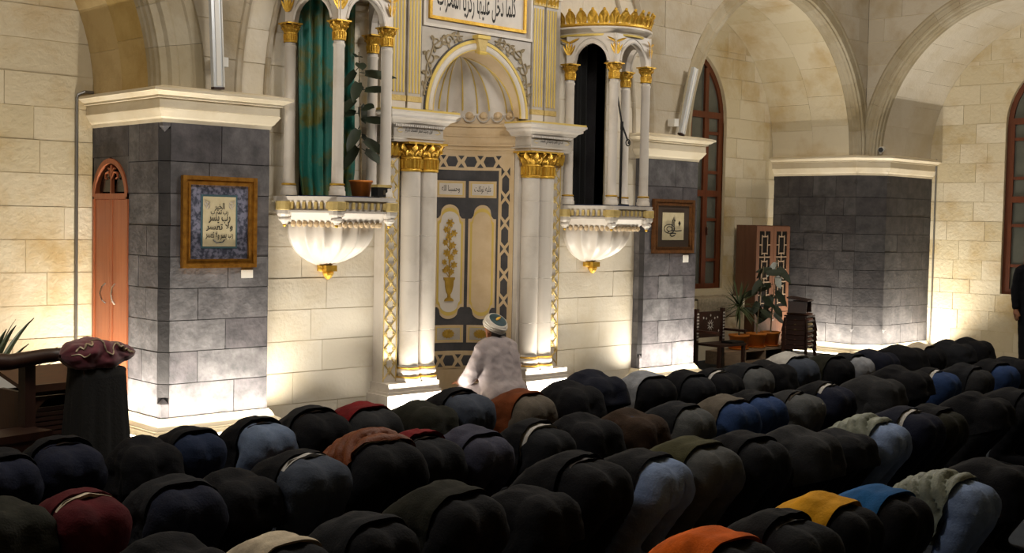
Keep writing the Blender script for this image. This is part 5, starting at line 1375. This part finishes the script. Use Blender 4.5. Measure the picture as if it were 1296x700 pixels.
hd = MB().lathe([(.088,-.035),(.098,-.03),(.112,.0),(.118,.025),(.112,.055),(.098,.07),(.09,.066)], 32).build('turban', M['turban'], t, True, (0, .03, .865)); hd.rotation_euler = (radians(38), radians(-4), 0)
for z in (-.012, .012, .036): MB().tube([((.116+.002*sin(z*100))*cos(a), .116*sin(a), z+.01*sin(a*2)) for a in [2*pi*i/28 for i in range(29)]], .011, 6).build('turban_wrap', M['turban'], hd, True)
MB().lathe([(0,.080),(.06,.078),(.092,.070),(.104,.058)], 24).build('turban_top', M['turban_top'], hd, True)
MB().petal((-.045, -.01, .086), (.05, .02, .086), (0,1,0), (0,0,1), .03, .02).build('gold_sprig', M['gold'], hd)
MB().lathe([(.064,0),(.068,.012),(.064,.024)], 20).build('collar', fabric('grey', 'cloth'), t, True, (0, .018, .725))

# ---- standing man cut by the right edge
t = thing('person', 'man standing in dark clothes at the right edge below the window', 'person', (16.32, 7.08, 0), radians(150))
jk = [[(-.09, 0, .98, .12), (-.10, 0, 1.2, .125), (-.12, 0, 1.36, .11)], [(.09, 0, .98, .12), (.10, 0, 1.2, .125), (.12, 0, 1.36, .11)], [(0, 0, .95, .13), (0, 0, 1.4, .11)], [(-.17, 0, 1.38, .078), (.17, 0, 1.38, .078)], [(0,0,1.44,.07),(0,0,1.49,.06)]]
for s in (-1, 1): jk.append([(s*.20, 0, 1.37, .074), (s*.25, -.02, 1.12, .06), (s*.26, .02, .90, .05)])
me = blob('jacket', jk, .017, 4, folds=.006); me.materials.append(fabric('black', 'cloth')); inst('jacket', me, t)
me = blob('trousers', [[(s*.085, 0, .92, .12), (s*.10, .01, .5, .085), (s*.10, 0, .10, .06)] for s in (-1, 1)]+[[(-.05,0,.93,.125),(.05,0,.93,.125)]], .017, 4, folds=.005); me.materials.append(fabric('black', 'cloth')); inst('trousers', me, t)
bd = [[(0, 0, 1.0, .06), (0, 0, 1.45, .052), (0, .01, 1.54, .055)]]
for s in (-1, 1):
    bd.append([(0, 0, 1.38, .05), (s*.19, 0, 1.37, .045), (s*.25, -.02, 1.12, .035), (s*.26, .02, .88, .032), (s*.262, .03, .81, .036)])
    for dy, L in ((-.03,.075),(-.01,.088),(.012,.085),(.032,.07)): bd.append([(s*.262, .03+dy, .80, .012), (s*.258, .03+dy*1.1, .80-L*.6, .011), (s*.245, .035+dy*1.1, .80-L, .010)])
    bd.append([(s*.25, .06, .83, .014), (s*.235, .08, .78, .012)])
me = blob('body', bd, .012, 2, clampz=False, ells=[((0, .02, 1.63), (.078, .095, .115)), ((0, .115, 1.62), (.016, .025, .022)), ((-.08, .01, 1.62), (.012, .026, .032)), ((.08, .01, 1.62), (.012, .026, .032))]); me.materials.append(M['skin']); inst('body', me, t)
me = blob('hair', [], .012, 2, ells=[((0, .0, 1.66), (.085, .098, .095))]); me.materials.append(M['hair']); inst('hair', me, t)
me = blob('shoe', [[(0, -.04, .05, .05), (0, .15, .04, .04)]], .013, 3); me.materials.append(M['black_metal']); inst('shoe', me, t, (-.105,0,0)); inst('shoe', me, t, (.105,0,0))
